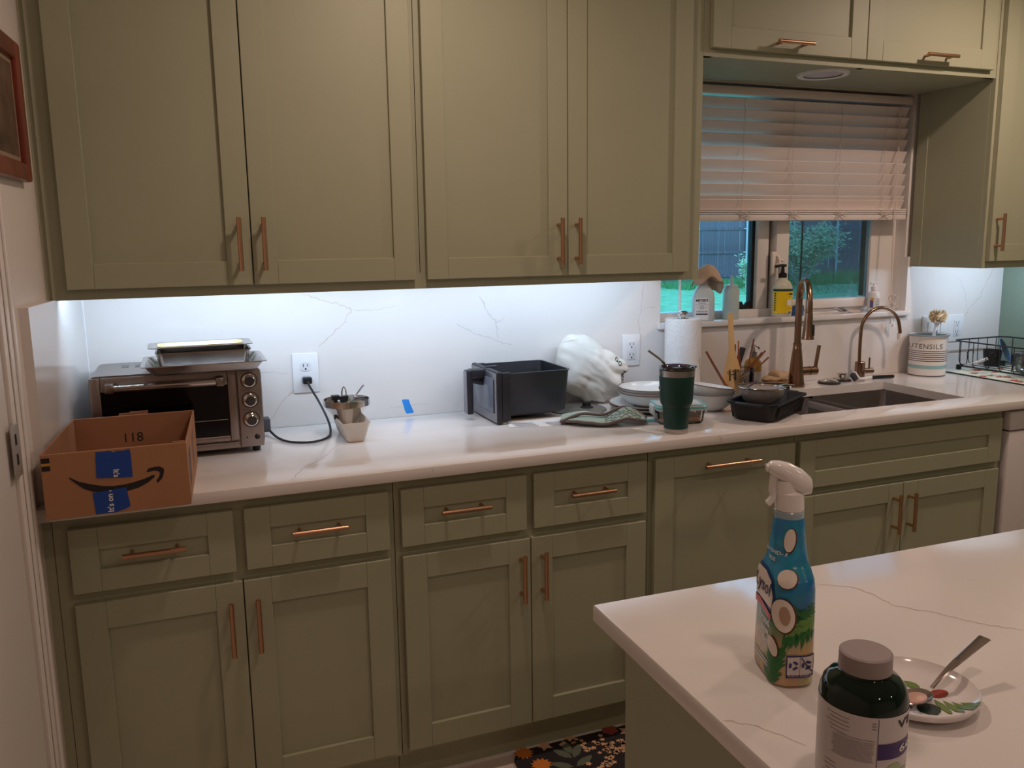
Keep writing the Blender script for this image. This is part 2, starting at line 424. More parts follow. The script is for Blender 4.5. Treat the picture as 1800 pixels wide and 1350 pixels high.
for a, c, hx in [(2.5188, 2.9478, 2.907), (2.9508, 3.3833, 2.972)]:
    d = shaker('door', u, a, c, Z['rb'], Z['rt'], DY, .062, fz=.062); pull(d, hx, DY, .578, .132, True)
# end filler by the wall and dishwasher
o = O('cabinet_filler', bx(.435, .4575, FF+.003, -.56, .0, .884), SAGE); tag(o, 'narrow sage green filler strip between the base cabinets and the left wall', 'filler')
dw = thing('dishwasher', 'pale dishwasher at the right end under the counter', 'dishwasher', (3.71, -.3, 0))
DWM = mat('dishwasher_front', (214, 206, 204), .35)
O('body', bx(3.412, 4.012, -.58, -.03, .1, .87), mat('dishwasher_tub', (70, 70, 72), .5), dw)
dd = O('door', bx(3.414, 4.010, -.63, -.581, .12, .80, .006), DWM, dw)
O('control_strip', bx(3.414, 4.010, -.63, -.581, .805, .872, .006), DWM, dw)
O('toe_panel', bx(3.414, 4.010, -.57, -.55, 0, .098), BLACKP, dw)
O('handle', tube(nb(), [(3.50, -.655, .77), (3.93, -.655, .77)], .011, 10), STEEL, dd)
o = O('end_panel', bx(4.02, 4.107, -.605, -.02, .0, .884), SAGE); tag(o, 'sage green end panel right of the dishwasher', 'cabinet panel')

# countertop with the sink cut-out
def countertop():
    t = thing('countertop', 'long polished white quartz countertop along the wall', 'countertop', (2.2, -.32, .884))
    xs = [0, 2.60, 3.318, 4.107]; ys = [-.648, -.522, -.148, -.0005]; b = nb()
    vv = [[b.verts.new(((wx(y)+.002 if i == 0 else x), y, .914)) for i, x in enumerate(xs)] for y in ys]
    fs = [b.faces.new([vv[j][i], vv[j][i+1], vv[j+1][i+1], vv[j+1][i]]) for j in range(3) for i in range(3) if not (i == 1 and j == 1)]
    r = bmesh.ops.extrude_face_region(b, geom=fs)
    bmesh.ops.translate(b, vec=(0, 0, -.03), verts=[g for g in r['geom'] if isinstance(g, bmesh.types.BMVert)])
    for f in fs:
        pass
    es = [e for e in b.edges if all(abs(v.co.y+.648) < 1e-5 for v in e.verts) and abs(e.verts[0].co.z-e.verts[1].co.z) < 1e-5]
    bmesh.ops.bevel(b, geom=es, offset=.003, segments=2, profile=.5, affect='EDGES')
    O('slab', b, QUARTZ, t)
    tp = lambda p: V((p.x, p.y, .9143)); fr = lambda p: V((p.x, -.6484, p.y))
    for pts, wd in [([(1.15, -.31), (1.10, -.42), (1.03, -.52), (.98, -.64)], .002), ([(1.40, -.39), (1.50, -.40)], .0012), ([(2.15, -.60), (2.2, -.645)], .0016), ([(1.25, -.25), (1.5, -.22), (1.62, -.24)], .001), ([(2.45, -.61), (2.52, -.645)], .0012)]:  # first path is a wide shadow line, painted on in the vein colour
        vein(t, pts, tp, wd, VEIN)
    for pts in [[(2.2, .91), (2.21, .898), (2.20, .887)], [(1.33, .91), (1.335, .90)]]: vein(t, pts, fr, .0016, VEIN, .001)
countertop()
def sink():
    t = thing('sink', 'double bowl stainless steel undermount sink', 'sink', (2.96, -.335, .7))
    def bowl(x0, x1, y0, y1, z0, z1):
        b = nb(); S = []
        for ins, z in [(0, z1), (.004, z0+.03), (.014, z0+.008), (.04, z0)]:
            S.append([(p[0], p[1], z) for p in rrect(x1-x0-2*ins, y1-y0-2*ins, .022, 4, (x0+x1)/2, (y0+y1)/2)])
        return loft(b, S, capb=False, capt=True)
    solid(O('sink_bowl', bowl(2.605, 2.936, -.517, -.153, .70, .8835), DSTEEL, t), .0015, 1)
    solid(O('sink_bowl', bowl(2.958, 3.313, -.517, -.153, .70, .8835), DSTEEL, t), .0015, 1)
    O('divider', bx(2.934, 2.960, -.519, -.151, .845, .8755, .005), mat('divider_steel', (206, 196, 190), .45, .7), t)
    O('drain', lt([(0, .703), (.03, .703), (.04, .706), (.042, .7045)], (2.76, -.3, 0), 24), CHROME, t)
    O('drain', lt([(0, .703), (.03, .703), (.04, .706), (.042, .7045)], (3.14, -.3, 0), 24), CHROME, t)
    O('rack_hook', tube(nb(), cr([(2.62, -.505, .80), (2.625, -.50, .85), (2.645, -.498, .868), (2.66, -.498, .852), (2.65, -.5, .835)], 5), .006, 8), WHITEP, t)
sink()

# upper cabinets
UF, UB, UY = -.336, -.316, -.3565
def upper(label, x0, x1, z0, z1, stiles, rails, raise_=.035, name='upper_cabinet'):
    t = thing(name, label, 'cabinet', ((x0+x1)/2, -.16, z0))
    O('body', bx(x0, x1, UB, -.0005 if z0 > 1.39 else 0.0195*0-.0005, z0+raise_, z1), SAGE, t)
    b = nb()
    for a, c in stiles: box(b, a, c, UF, UB, z0, z1)
    for a, c in rails: box(b, x0, x1, UF+.0003, UB, a, c)
    O('face_frame', b, SAGE, t)
    if raise_:
        for a in (x0, x1-.014): O('side_skirt', bx(a, a+.014, UB, -.0006, z0, z0+raise_), SAGE, t)
    return t
u = upper('sage green upper cabinet above the toaster oven with two doors', .4735, 1.401, 1.35, 2.438, [(.4735, .53), (1.365, 1.4)], [(1.35, 1.395), (2.38, 2.438)])
O('scribe_strip', bx(.459, .473, -.33, -.31, 1.35, 2.438), SAGE, u)
for a, c, hx in [(.5092, .9455, .9165), (.9485, 1.3848, .977)]:
    d = shaker('door', u, a, c, 1.376, 2.40, UY, .0615, fz=.062); pull(d, hx, UY, 1.481, .136, True)
u = upper('sage green upper cabinet next to the window with two doors', 1.401, 2.325, 1.35, 2.438, [(1.402, 1.43), (2.265, 2.325)], [(1.35, 1.395), (2.38, 2.438)])
for a, c, hx in [(1.4176, 1.8515, 1.82), (1.8545, 2.276, 1.878)]:
    d = shaker('door', u, a, c, 1.376, 2.40, UY, .061, fz=.059); pull(d, hx, UY, 1.476, .136, True)
u = upper('low sage green cabinet bridging over the window with two wide doors', 2.3255, 3.5695, 2.036, 2.438, [(2.326, 2.36), (2.94, 2.965), (3.52, 3.569)], [(2.036, 2.075), (2.40, 2.438)], raise_=0)
for a, c, hx in [(2.3473, 2.9495, 2.636), (2.9525, 3.5359, 3.254)]:
    d = shaker('door', u, a, c, 2.0595, 2.42, UY, .066, fz=.066); pull(d, hx, UY, 2.086, .138, False)
u = upper('sage green upper cabinet right of the window beside the green wall', 3.5715, 4.107, 1.355, 2.438, [(3.572, 3.61), (4.08, 4.107)], [(1.355, 1.40), (2.38, 2.438)])
O('side_stile', bx(3.568, 3.5714, -.05, -.001, 1.36, 2.03), SAGE, u)
d = shaker('door', u, 3.585, 4.09, 1.381, 2.40, UY, .062); pull(d, 3.605, UY, 1.487, .136, True)

# downlight (off) under the bridge cabinet
t = thing('downlight', 'round white recessed downlight, unlit, under the bridge cabinet', 'light', (2.89, -.22, 2.03))
O('ring', lt([(.066, 0), (.085, -.002), (.088, 0.0055), (.066, .0055)], (2.89, -.22, 2.03), 40), WHITEP, t)
O('lens', lt([(0, .003), (.066, .003), (.066, .0055), (0, .0055)], (2.89, -.22, 2.03), 40), mat('frosted_lens', (205, 198, 205), .4), t)

# led strips under the uppers
def led(label, x0, x1, pw):
    t = thing('led_strip', label, 'light', ((x0+x1)/2, -.30, 1.378))
    O('channel', bx(x0, x1, -.314, -.296, 1.380, 1.3845), WHITEP, t)
    la = bpy.data.lights.new('led_lamp', 'AREA'); la.shape = 'RECTANGLE'; la.size = x1-x0-.03; la.size_y = .010
    la.color = COOL; la.energy = pw
    o = bpy.data.objects.new('led_lamp', la); C.objects.link(o); o.parent = t
    o.location = (0, -.005, -.0005); o.rotation_euler = (math.radians(62), 0, 0)
led('long cool white light strip hidden under the left upper cabinets', .50, 2.30, LED_W)
led('short cool white light strip hidden under the right upper cabinet', 3.60, 4.09, LED_W*.27)

# ceiling cans
def can(x, y, label, e=1):
    t = thing('ceiling_light', label, 'light', (x, y, CZ-.012), 'recessed ceiling lights')
    O('ring', lt([(.06, 0), (.08, .004), (.08, .0118), (.06, .0118)], (x, y, CZ-.012), 28), WHITEP, t)
    O('lens', lt([(0, .004), (.06, .004), (.06, .008), (0, .008)], (x, y, CZ-.012), 28), emit('lit_lens', WARM, 3), t)
    la = bpy.data.lights.new('can_lamp', 'AREA'); la.shape = 'DISK'; la.size = .11; la.color = WARM; la.energy = CAN_W*e
    o = bpy.data.objects.new('can_lamp', la); C.objects.link(o); o.parent = t; o.location = (0, 0, -.002)
for i, (x, y, e, l) in enumerate([(1.42, -.97, 1.0, 'lit ceiling light above the left counter'), (3.42, -.97, 1.65, 'lit ceiling light in front of the window'),
        (1.5, -2.3, .45, 'lit ceiling light above the left end of the island'), (3.0, -2.3, .5, 'lit ceiling light above the right end of the island'),
        (1.5, -3.9, .55, 'lit ceiling light behind the viewer on the left'), (3.0, -3.9, .7, 'lit ceiling light behind the viewer on the right')]):
    can(x, y, l, e)

# ------------------------------------------------------------------ island
def island():
    A = V((1.333, -1.553, 0)); dx = V((1, -.016, 0)).normalized(); dy = V((-.03, -1, 0)).normalized()
    def quad(o0, o1, W, D):
        p = A + dx*o0 + dy*o1; return [tuple(q[:2]) for q in (p, p+dx*W, p+dx*W+dy*D, p+dy*D)]
    t = thing('kitchen_island', 'sage green kitchen island base in the foreground', 'island', (2.2, -2.05, 0))
    b = nb(); prism(b, quad(.04, .036, 2.0, .90), .0, .8835); O('body', b, SAGE, t)
    o = nb(); prism(o, quad(0, 0, 2.1, 1.0)[::-1], .884, .914, bev=.004)
    it = thing('island_countertop', 'white quartz island countertop in the foreground', 'countertop', (2.2, -2.05, .884))
    O('slab', o, QUARTZ, it)
    tp = lambda p: V((p.x, p.y, .9144))
    for pts, wd in [([(1.703, -1.624), (1.753, -1.661), (1.76, -1.703), (1.759, -1.744), (1.799, -1.788), (1.823, -1.836), (1.864, -1.878)], .0012), ([(1.326, -1.906), (1.357, -1.93), (1.372, -1.962), (1.385, -1.985)], .0009)]:
        vein(it, pts, tp, wd, VEIN, .003)
island()

# ------------------------------------------------------------------ blind
def blind():
    t = thing('window_blind', 'white faux wood blind pulled halfway down over the sink window', 'blind', (2.98, .03, 1.54))
    BL = mat('blind_white', (222, 210, 203), .45)
    x0, x1 = 2.405, 3.537
    O('head_rail', bx(x0-.01, x1+.012, .012, .066, 1.995, 2.024, .003), BL, t)
    zs = [1.94, 1.90, 1.858, 1.814, 1.769, 1.722, 1.679, 1.634, 1.593, 1.578]
    first = None
    for z in zs:
        if first is None:
            T = M.Translation((0, .03, z+.022)) @ M.Rotation(math.radians(-64), 4, 'X')
            first = O('slat', bx(x0, x1, -.025, .025, -.0014, .0014, .001, 1, rot=T), BL, t, loc=(2.98, .03, zs[0])); z_0 = z
        else: dup(first, (0, 0, z-z_0))
    f2 = None
    for i, z in enumerate((1.584, 1.5765, 1.569)):
        f2 = O('slat', bx(x0, x1, .004, .054, z-.003, z+.003, .001, 1), BL, t) if f2 is None else dup(f2, (0, 0, -.0075))
    O('bottom_rail', bx(x0, x1, .004, .054, 1.543, 1.5645, .003), BL, t)
    CO = mat('blind_cord', (205, 192, 182), .8)
    for x in (2.74, 2.965, 3.19, 3.415):
        pts = [(x, .006, 1.985)]; zz = 1.965
        for k, z in enumerate(zs): pts += [(x+.003*math.sin(k*1.9), .014, z+.02), (x+.003*math.sin(k*1.3+1), .0075, z+.002)]
        pts.append((x, .001, 1.56)); O('ladder_cord', tube(nb(), pts, .0011, 5), CO, t)
        lp = [(x+.02*math.sin(a*1.0)+.012*math.sin(2.3*a+x), -.002-.004*abs(math.sin(a*.7)), 1.565+.012*math.cos(1.7*a)) for a in [k*.55 for k in range(22)]]
        O('cord_loop', tube(nb(), cr(lp, 3), .0011, 5), CO, t)
    O('lift_cord', tube(nb(), cr([(3.478, .008, 1.985), (3.47, .0, 1.7), (3.465, -.004, 1.5), (3.462, -.01, 1.35), (3.464, -.021, 1.19)], 6), .0013, 6), CO, t)
    O('lift_cord', tube(nb(), cr([(3.482, .008, 1.985), (3.476, .0, 1.7), (3.47, -.004, 1.5), (3.466, -.01, 1.35), (3.468, -.022, 1.19)], 6), .0013, 6), CO, t)
    kn = [(3.466+.018*math.sin(a*1.3), -.026+.008*math.cos(a*2.1), 1.215+.028*math.sin(a*.9+1)) for a in [k*.5 for k in range(26)]]
    O('cord_knot', tube(nb(), cr(kn, 3), .0018, 6), CO, t)
    for x, z in ((3.462, 1.125), (3.474, 1.112)):
        O('lift_cord', tube(nb(), [(x, -.024, 1.19), (x, -.024, z+.02)], .0012, 6), CO, t)
        O('tassel', lt([(0, .022), (.003, .022), (.0045, .012), (.008, 0), (0, 0)], (x, -.026, z), 14), WHITEP, t)
    O('tilt_wand', tube(nb(), [(2.475, .004, 1.985), (2.472, .002, 1.198)], .0048, 8), WHITEP, t)
blind()

# ------------------------------------------------------------------ outdoors
GZ = -.25
def outdoors():
    gr = mat('lawn_grass', (104, 170, 124), .8, var=.25, vs=3, bump=.6, bs=30)
    o = O('lawn', bx(-8, 60, .3, 40, GZ-.05, GZ), gr); tag(o, 'mown green lawn outside the window', None, None, 'structure')
    rnd = random.Random(3); b = nb()
    for i in range(9000):
        x = rnd.uniform(16.8, 28.5); y = rnd.uniform(22.2, 24.8) if i % 3 else rnd.uniform(18, 24)
        hh = rnd.uniform(.12, .42)*(1 if y > 22.2 else .3)*(1.35 if x > 23.2 else .85)
        a = rnd.uniform(0, PI); dx, dy = .014*math.cos(a), .014*math.sin(a); lx_, ly = rnd.gauss(0, .1), rnd.gauss(0, .1)
        v = [b.verts.new((x-dx, y-dy, GZ)), b.verts.new((x+dx, y+dy, GZ)), b.verts.new((x+lx_, y+ly, GZ+hh))]; b.faces.new(v)
    o = O('tall_grass', b, mat('tall_grass', (96, 156, 96), .8, var=.3, vs=.8)); tag(o, 'tall unmown grass along the foot of the wooden fence', 'grass', None, 'stuff')
    FW = mat('weathered_fence', (116, 102, 112), .85, var=.3, vs=3, stretch=(6, 6, .4), bump=.3, bs=20)
    t = thing('wooden_fence', 'weathered wooden privacy fence with steel posts beyond the lawn', 'fence', (22.5, 25, GZ))
    pk = None; x = 16.6
    rnd = random.Random(5); base = []
    for i in range(82):
        if i < 4:
            wd = (.1415, .142, .143, .1412)[i]
            o = O('picket', bx(x, x+wd, 25.04, 25.058, GZ+.03, 2.2+.02*(i % 3), .004, 1), FW, t, loc=(x, 25.04, GZ)); base.append(o)
        else:
            o = dup(base[i % 4], (x-ORG[base[i % 4]].x, rnd.uniform(-.012, .012), 0), t)
        x += .1405
    r = O('rail', bx(16.4, 28.6, 25.0, 25.04, 1.79, 1.88), FW, t); dup(r, (0, 0, -.89)); dup(r, (0, 0, -1.79))
    PM = mat('galvanised_post', (196, 204, 212), .5)
    for x in (19.15, 21.36, 23.58, 25.75, 27.95):
        p = O('post', tube(nb(), [(x, 24.95, GZ-.02), (x, 24.95, 2.3)], .045, 12), PM, t)
        for z in (1.835, .945, .045): O('bracket', bx(x-.13, x+.05, 24.93, 24.995, z-.02, z+.02), PM, p)
    # shrub
    def shrub(name, label, cx, cy, R, Hh, nst, nl, seed):
        rnd = random.Random(seed); t = thing(name, label, 'shrub', (cx, cy, GZ))
        st = nb(); lf = nb()
        for k in range(nst):
            a = rnd.uniform(-PI, PI); rr = R*rnd.uniform(.35, 1); hh = Hh*rnd.uniform(.55, 1.0)*(1-.25*rr/R)
            P0 = V((cx+.1*math.cos(a), cy+.1*math.sin(a), GZ)); P2 = V((cx+rr*math.cos(a), cy+rr*math.sin(a)*.6, GZ+hh)); P1 = P0.lerp(P2, .5)+V((0, 0, .25*hh))
            path = cr([P0, P1, P2, P2+V((.15*math.cos(a), .1*math.sin(a), -.12))], 5); tube(st, path, [.014*(1-i/len(path))+.004 for i in range(len(path))], 5)
            for j in range(nl):
                p = path[rnd.randrange(3, len(path))] + V((rnd.gauss(0, .13), rnd.gauss(0, .13), rnd.gauss(0, .12)))
                p.z = max(p.z, GZ+.05)
                d = V((rnd.gauss(0, 1), rnd.gauss(0, 1), rnd.gauss(.4, .8))).normalized(); s = d.orthogonal().normalized(); L = rnd.uniform(.10, .20); W = L*.17
                n = d.cross(s)
                v = [lf.verts.new(q) for q in (p, p+d*L*.5+s*W+n*.004, p+d*L, p+d*L*.5-s*W+n*.004)]; lf.faces.new(v)
        O('stems', st, mat('shrub_bark', (190, 180, 164), .8), t)
        o = O('foliage', lf, mat('willow_leaf', (168, 196, 156), .6, var=.3, vs=2), t); o['kind'] = 'stuff'
    shrub('shrub', 'bushy pale green shrub in front of the fence, seen through the right pane', 20.9, 21.2, 1.35, 2.5, 46, 100, 2)
    shrub('shrub', 'small leafy sprig at the fence post, seen through the left pane', 18.65, 21.3, .42, 1.25, 9, 60, 4)
outdoors()

# ------------------------------------------------------------------ outlets, tape, picture, rug
def plate(x0, x1, z0, z1, label, devs, name='wall_outlet'):
    t = thing(name, label, 'outlet', ((x0+x1)/2, -.003, z0))
    O('cover_plate', bx(x0, x1, -.006, -.0003, z0, z1, .0025), WHITEP, t)
    for cx, kind in devs:
        cz = (z0+z1)/2
        if kind == 'duplex':
            for dz in (.02, -.02):
                rec = O('receptacle', prism(nb(), rrect(.034, .028, .012, 4), 0, .0015, T=M.Translation((cx, -.006, cz+dz)) @ M.Rotation(PI/2, 4, 'X')), mat('receptacle_white', (222, 222, 224), .3), t)
                O('slots', polys2(cx, cz+dz, -.0079), INK, rec)
        elif kind == 'decora':
            rec = O('receptacle', bx(cx-.0165, cx+.0165, -.0085, -.006, cz-.034, cz+.034, .001), mat('receptacle_white', (222, 222, 224), .3), t)
            for dz in (.019, -.019): O('slots', polys2(cx, cz+dz, -.0089), INK, rec)
        else:
            O('switch', bx(cx-.0165, cx+.0165, -.0095, -.006, cz-.034, cz+.034, .001), WHITEP, t)
    return t
def polys2(cx, cz, y):
    b = nb(); box(b, cx-.0075, cx-.0055, y, y+.0004, cz-.001, cz+.009); box(b, cx+.0055, cx+.0075, y, y+.0004, cz, cz+.008)
    box(b, cx-.0025, cx+.0025, y, y+.0004, cz-.010, cz-.005); return b
plate(1.073, 1.153, 1.02, 1.144, 'white duplex wall outlet with the toaster cord plugged in', [(1.113, 'duplex')])
plate(2.232, 2.304, 1.028, 1.142, 'white wall outlet behind the cotton bag and paper towels', [(2.268, 'decora')])
plate(3.655, 3.888, 1.03, 1.146, 'wide white outlet plate behind the utensil crock', [(3.70, 'switch'), (3.771, 'switch'), (3.848, 'decora')])
BLUET = mat('blue_tape', (44, 140, 226), .55, bump=.3, bs=60)
b = nb(); poly2d(b, [(0, .045), (.008, .047), (.024, .045), (.028, .03), (.040, 0), (.030, -.001), (.015, -.002), (.009, .01), (.006, .025)])
o = O('tape_piece', flat(b, (1.417, -.0004, .925), (1, 0, 0), (0, 0, 1), .0002), BLUET); solid(o, .0008, 1); tag(o, 'torn piece of blue painter tape stuck to the backsplash', 'tape')

def picture():
    t = thing('picture_frame', 'red-brown wooden picture frame on the left wall', 'picture', (.46, -.6, 1.6))
    FM = mat('mahogany', (118, 48, 30), .35, var=.3, vs=8, stretch=(3, 3, .6), coat=.3)
    ya, yb, za, zb = -.92, -.44, 1.625, 1.925; f = .04
    for a in ((ya, ya+f, za, zb), (yb-f, yb, za, zb), (ya+f, yb-f, za, za+f), (ya+f, yb-f, zb-f, zb)):
        O('rail', leftslab(*a, 0, .022, .006), FM, t)
    O('inner_lip', leftslab(ya+f-.001, yb-f+.001, za+f-.001, zb-f+.001, .004, .010), mat('gilt_lip', (150, 128, 104), .5), t)
    O('artwork', leftslab(ya+f+.012, yb-f-.012, za+f+.012, zb-f-.012, .010, .011), mat('dim_painting', (96, 74, 58), .5, var=.55, vs=14), t)
picture()

def rug():
    t = thing('kitchen_rug', 'dark floor mat with cream and orange flowers and green leaves', 'rug', (2.1, -.85, 0))
    z = .008; b = nb(); prism(b, rrect(1.25, .62, .05, 6, 2.185, -.88), 0.0005, z, bev=.002)
    O('mat', b, mat('rug_black', (38, 31, 33), .8, bump=.3, bs=400), t)
    rnd = random.Random(11)
    def flower(cx, cy, r, n, rot=0, inner=.45):
        return [(cx+math.cos(rot+PI*k/n)*(r if k % 2 == 0 else r*inner), cy+math.sin(rot+PI*k/n)*(r if k % 2 == 0 else r*inner)) for k in range(2*n)]
    cream, orange, pink, leaf = [], [], [], []
    spots = [(1.67, -.575, .026), (1.755, -.565, .022), (1.93, -.60, .026), (1.96, -.565, .03), (1.73, -.74, .022)]
    for x, y, r in spots: cream.append(flower(x, y, r, 5, rnd.random(), .5))
    for i in range(74):
        cx, cy = [(1.80, -.60), (1.84, -.64), (1.88, -.66), (1.83, -.68), (1.93, -.66), (1.80, -.72)][i % 6]
        cream.append(flower(cx+rnd.gauss(0, .03), cy+rnd.gauss(0, .022), rnd.uniform(.007, .011), 5, rnd.random(), .55))
    for x, y, r in [(1.60, -.585, .030), (1.625, -.655, .032), (1.9, -.58, .0), (1.72, -.9, .04), (2.2, -.7, .04)]:
        if r: orange.append(flower(x, y, r, 12, 0, .7))
    pink.append(flower(1.885, -.575, .028, 6, .3, .75)); pink.append(flower(1.96, -.565, .012, 6, .3, .75))
    def leafp(x, y, L, a): 
        return [(x+math.cos(a)*L*s+math.sin(a)*wd*L, y+math.sin(a)*L*s-math.cos(a)*wd*L) for s, wd in [(0, 0), (.25, .16), (.55, .19), (.85, .1), (1, 0), (.85, -.1), (.55, -.19), (.25, -.16)]]
    for (x, y, a) in [(1.72, -.66, 2.1), (1.725, -.66, .9), (1.705, -.70, 2.5), (1.715, -.70, .45), (1.69, -.75, 2.7), (1.70, -.75, .3), (1.725, -.64, 1.5)]: leaf.append(leafp(x, y, .07, a))
    for i in range(40):
        x, y = rnd.uniform(2.05, 2.75), rnd.uniform(-1.1, -.62); (cream if i % 3 else orange).append(flower(x, y, rnd.uniform(.012, .03), 5, rnd.random(), .55))
    for nm, L, c in (('cream_flowers', cream, (214, 168, 128)), ('orange_flowers', orange, (205, 120, 44)), ('coral_flowers', pink, (150, 66, 50)), ('leaf_print', leaf, (96, 102, 84))):
        bb = polys(L); off = {'cream_flowers': .0006, 'orange_flowers': .0005, 'coral_flowers': .0008, 'leaf_print': .0004}[nm]
        o = O(nm, flat(bb, (0, 0, z), (1, 0, 0), (0, 1, 0), off), mat(nm, c, .8), t)
        o['kind'] = 'stuff'
rug()

# ------------------------------------------------------------------ cardboard box
def carton():
    ZC = .9145; x0, x1, y0, y1, H = .4685, .7535, -.735, -.349, .141; th = .004
    T = M.Translation((x0, y0, 0)) @ M(((1, .058, 0, 0), (0, 1, 0, 0), (0, 0, 1, 0), (0, 0, 0, 1))) @ M.Translation((-x0, -y0, 0))
    t = thing('cardboard_box', 'open brown cardboard box with blue tape at the left end of the counter', 'box', ((x0+x1)/2, (y0+y1)/2, ZC))
    CB = mat('cardboard', (166, 118, 84), .8, var=.06, vs=9, bump=.12, bs=150); CI = mat('cardboard_inside', (152, 106, 76), .85, var=.06, vs=9)
    def part(n, *q, m=CB): return O(n, xf(bx(*q, bev=.0012, seg=1), T), m, t)
    part('front_wall', x0, x1, y0, y0+th, ZC, ZC+H); part('back_wall', x0, x1, y1-th, y1, ZC, ZC+H, m=CI)
    part('side_wall', x0, x0+th, y0+th, y1-th, ZC, ZC+H, m=CI); part('side_wall', x1-th, x1, y0+th, y1-th, ZC, ZC+H)
    part('bottom', x0+th, x1-th, y0+th, y1-th, ZC, ZC+th, m=CI)
    part('corner_flap', x1-.03, x1-th, y0+th, y0+th+.004, ZC+H-.02, ZC+H+.003, m=CI)
    # front print (u from the left, v from the bottom)
    R = T.to_3x3() @ V((1, 0, 0)); o3 = T @ V((x0, y0, ZC))
    def fr(bm, off): return flat(bm, o3, R, (0, 0, 1), off)
    sm = nb(); N = 22; W = x1-x0
    hi = [(.0505, .0885), (.0685, .0765), (.0875, .0695), (.1105, .0625), (.1335, .0598), (.1535, .0605), (.1735, .0635), (.1945, .0685), (.2125, .0755), (.2158, .0745)]
    lo = [(.0505, .0855), (.0615, .0735), (.0755, .0605), (.0935, .0515), (.1135, .0482), (.1385, .0462), (.1605, .0455), (.1825, .0505), (.2015, .0595), (.2155, .0705)]
    for k in range(len(hi)-1): poly2d(sm, [lo[k], lo[k+1], hi[k+1], hi[k]])
    poly2d(sm, [(.1995, .0835), (.2045, .0905), (.2165, .0925), (.2265, .0925), (.2345, .0875), (.2355, .0815), (.2315, .0675), (.2225, .0575), (.2185, .0575), (.2185, .0625), (.2245, .0705), (.2265, .0785), (.2235, .0825), (.2155, .0845), (.2015, .0825)])
    O('smile_arrow_print', fr(sm, .0004), mat('box_ink', (30, 24, 26), .6), t)
    O('edge_marks', fr(polys([rc(.0095, .128, .016, .0105), rc(.0095, .111, .016, .0105)]), .0004), MATS['box_ink'], t)
    O('edge_marks', fr(polys([rc(.0095, .1195, .016, .004)]), .0004), mat('yellow_ink', (208, 150, 30), .6), t)
    def tape(pts, n):
        b = polys([pts]); o = O('tape', fr(b, .0008), mat('printed_blue_tape', (22, 66, 150), .5, bump=.35, bs=50), t); return o
    tp = tape([(.1045, .1375), (.118, .1365), (.130, .1375), (.1395, .1335), (.146, .136), (.158, .135), (.1705, .1375), (.172, .125), (.172, .0755), (.14, .077), (.102, .0805), (.103, .11)], 0)
    bt = mv(text2d("It's", .0155, bold=.0004, ax='LEFT'), .1405, .0965, -PI/2)
    xf(bt, M.Identity(4)); O('tape_print', fr(bt, .0013), PAPER, tp)
    tp2 = tape([(.0915, .0495), (.12, .051), (.1575, .0545), (.160, .035), (.163, .012), (.156, .008), (.1405, .0035), (.135, .0015), (.0945, .0015), (.093, .03)], 1)
    bt = mv(text2d("It's on our", .0165, bold=.0004, ax='LEFT'), .125, .003, PI/2)
    bt2 = [v for v in bt.verts if v.co.y > .0525]; bmesh.ops.delete(bt, geom=bt2, context='VERTS')
    O('tape_print', fr(bt, .0013), PAPER, tp2)
    # inside print and right side print
    ob = T @ V((x0, y1-th, ZC)); O('number_print', flat(mv(text2d('118', .034), .135, .082), ob, R, (0, 0, 1), .0004), MATS['box_ink'], t)
    oi = T @ V((x0+th, y0, ZC)); R2 = T.to_3x3() @ V((0, 1, 0)); oi_r = -R2
    O('side_print', flat(polys([[(-.10, .141), (-.07, .132), (-.075, .115), (-.095, .12)]]), oi, -R2, (0, 0, 1), .0004), MATS['yellow_ink'], t)
    os_ = T @ V((x1, y0, ZC)); bars = []
    rnd = random.Random(2)
    for k in range(26): bars.append(rc(.06+rnd.random()*.02, .03+k*.0032, .05+rnd.random()*.02, .0014+.001*rnd.random()))
    for k in range(7): bars.append(rc(.2+.03*rnd.random(), .04+k*.012, .09, .003))
    O('side_print', flat(polys(bars), os_, R2, (0, 0, 1), .0005), INKG, t)
    # blocky bits peeking over the back wall
    o = nb(); box(o, .575, .622, y1+.001, y1+.004, ZC+.06, ZC+H+.005, rot=T); box(o, .60, .643, y1+.005, y1+.008, ZC+.06, ZC+H+.007, rot=T)
    O('torn_flap', o, CI, t)
carton()

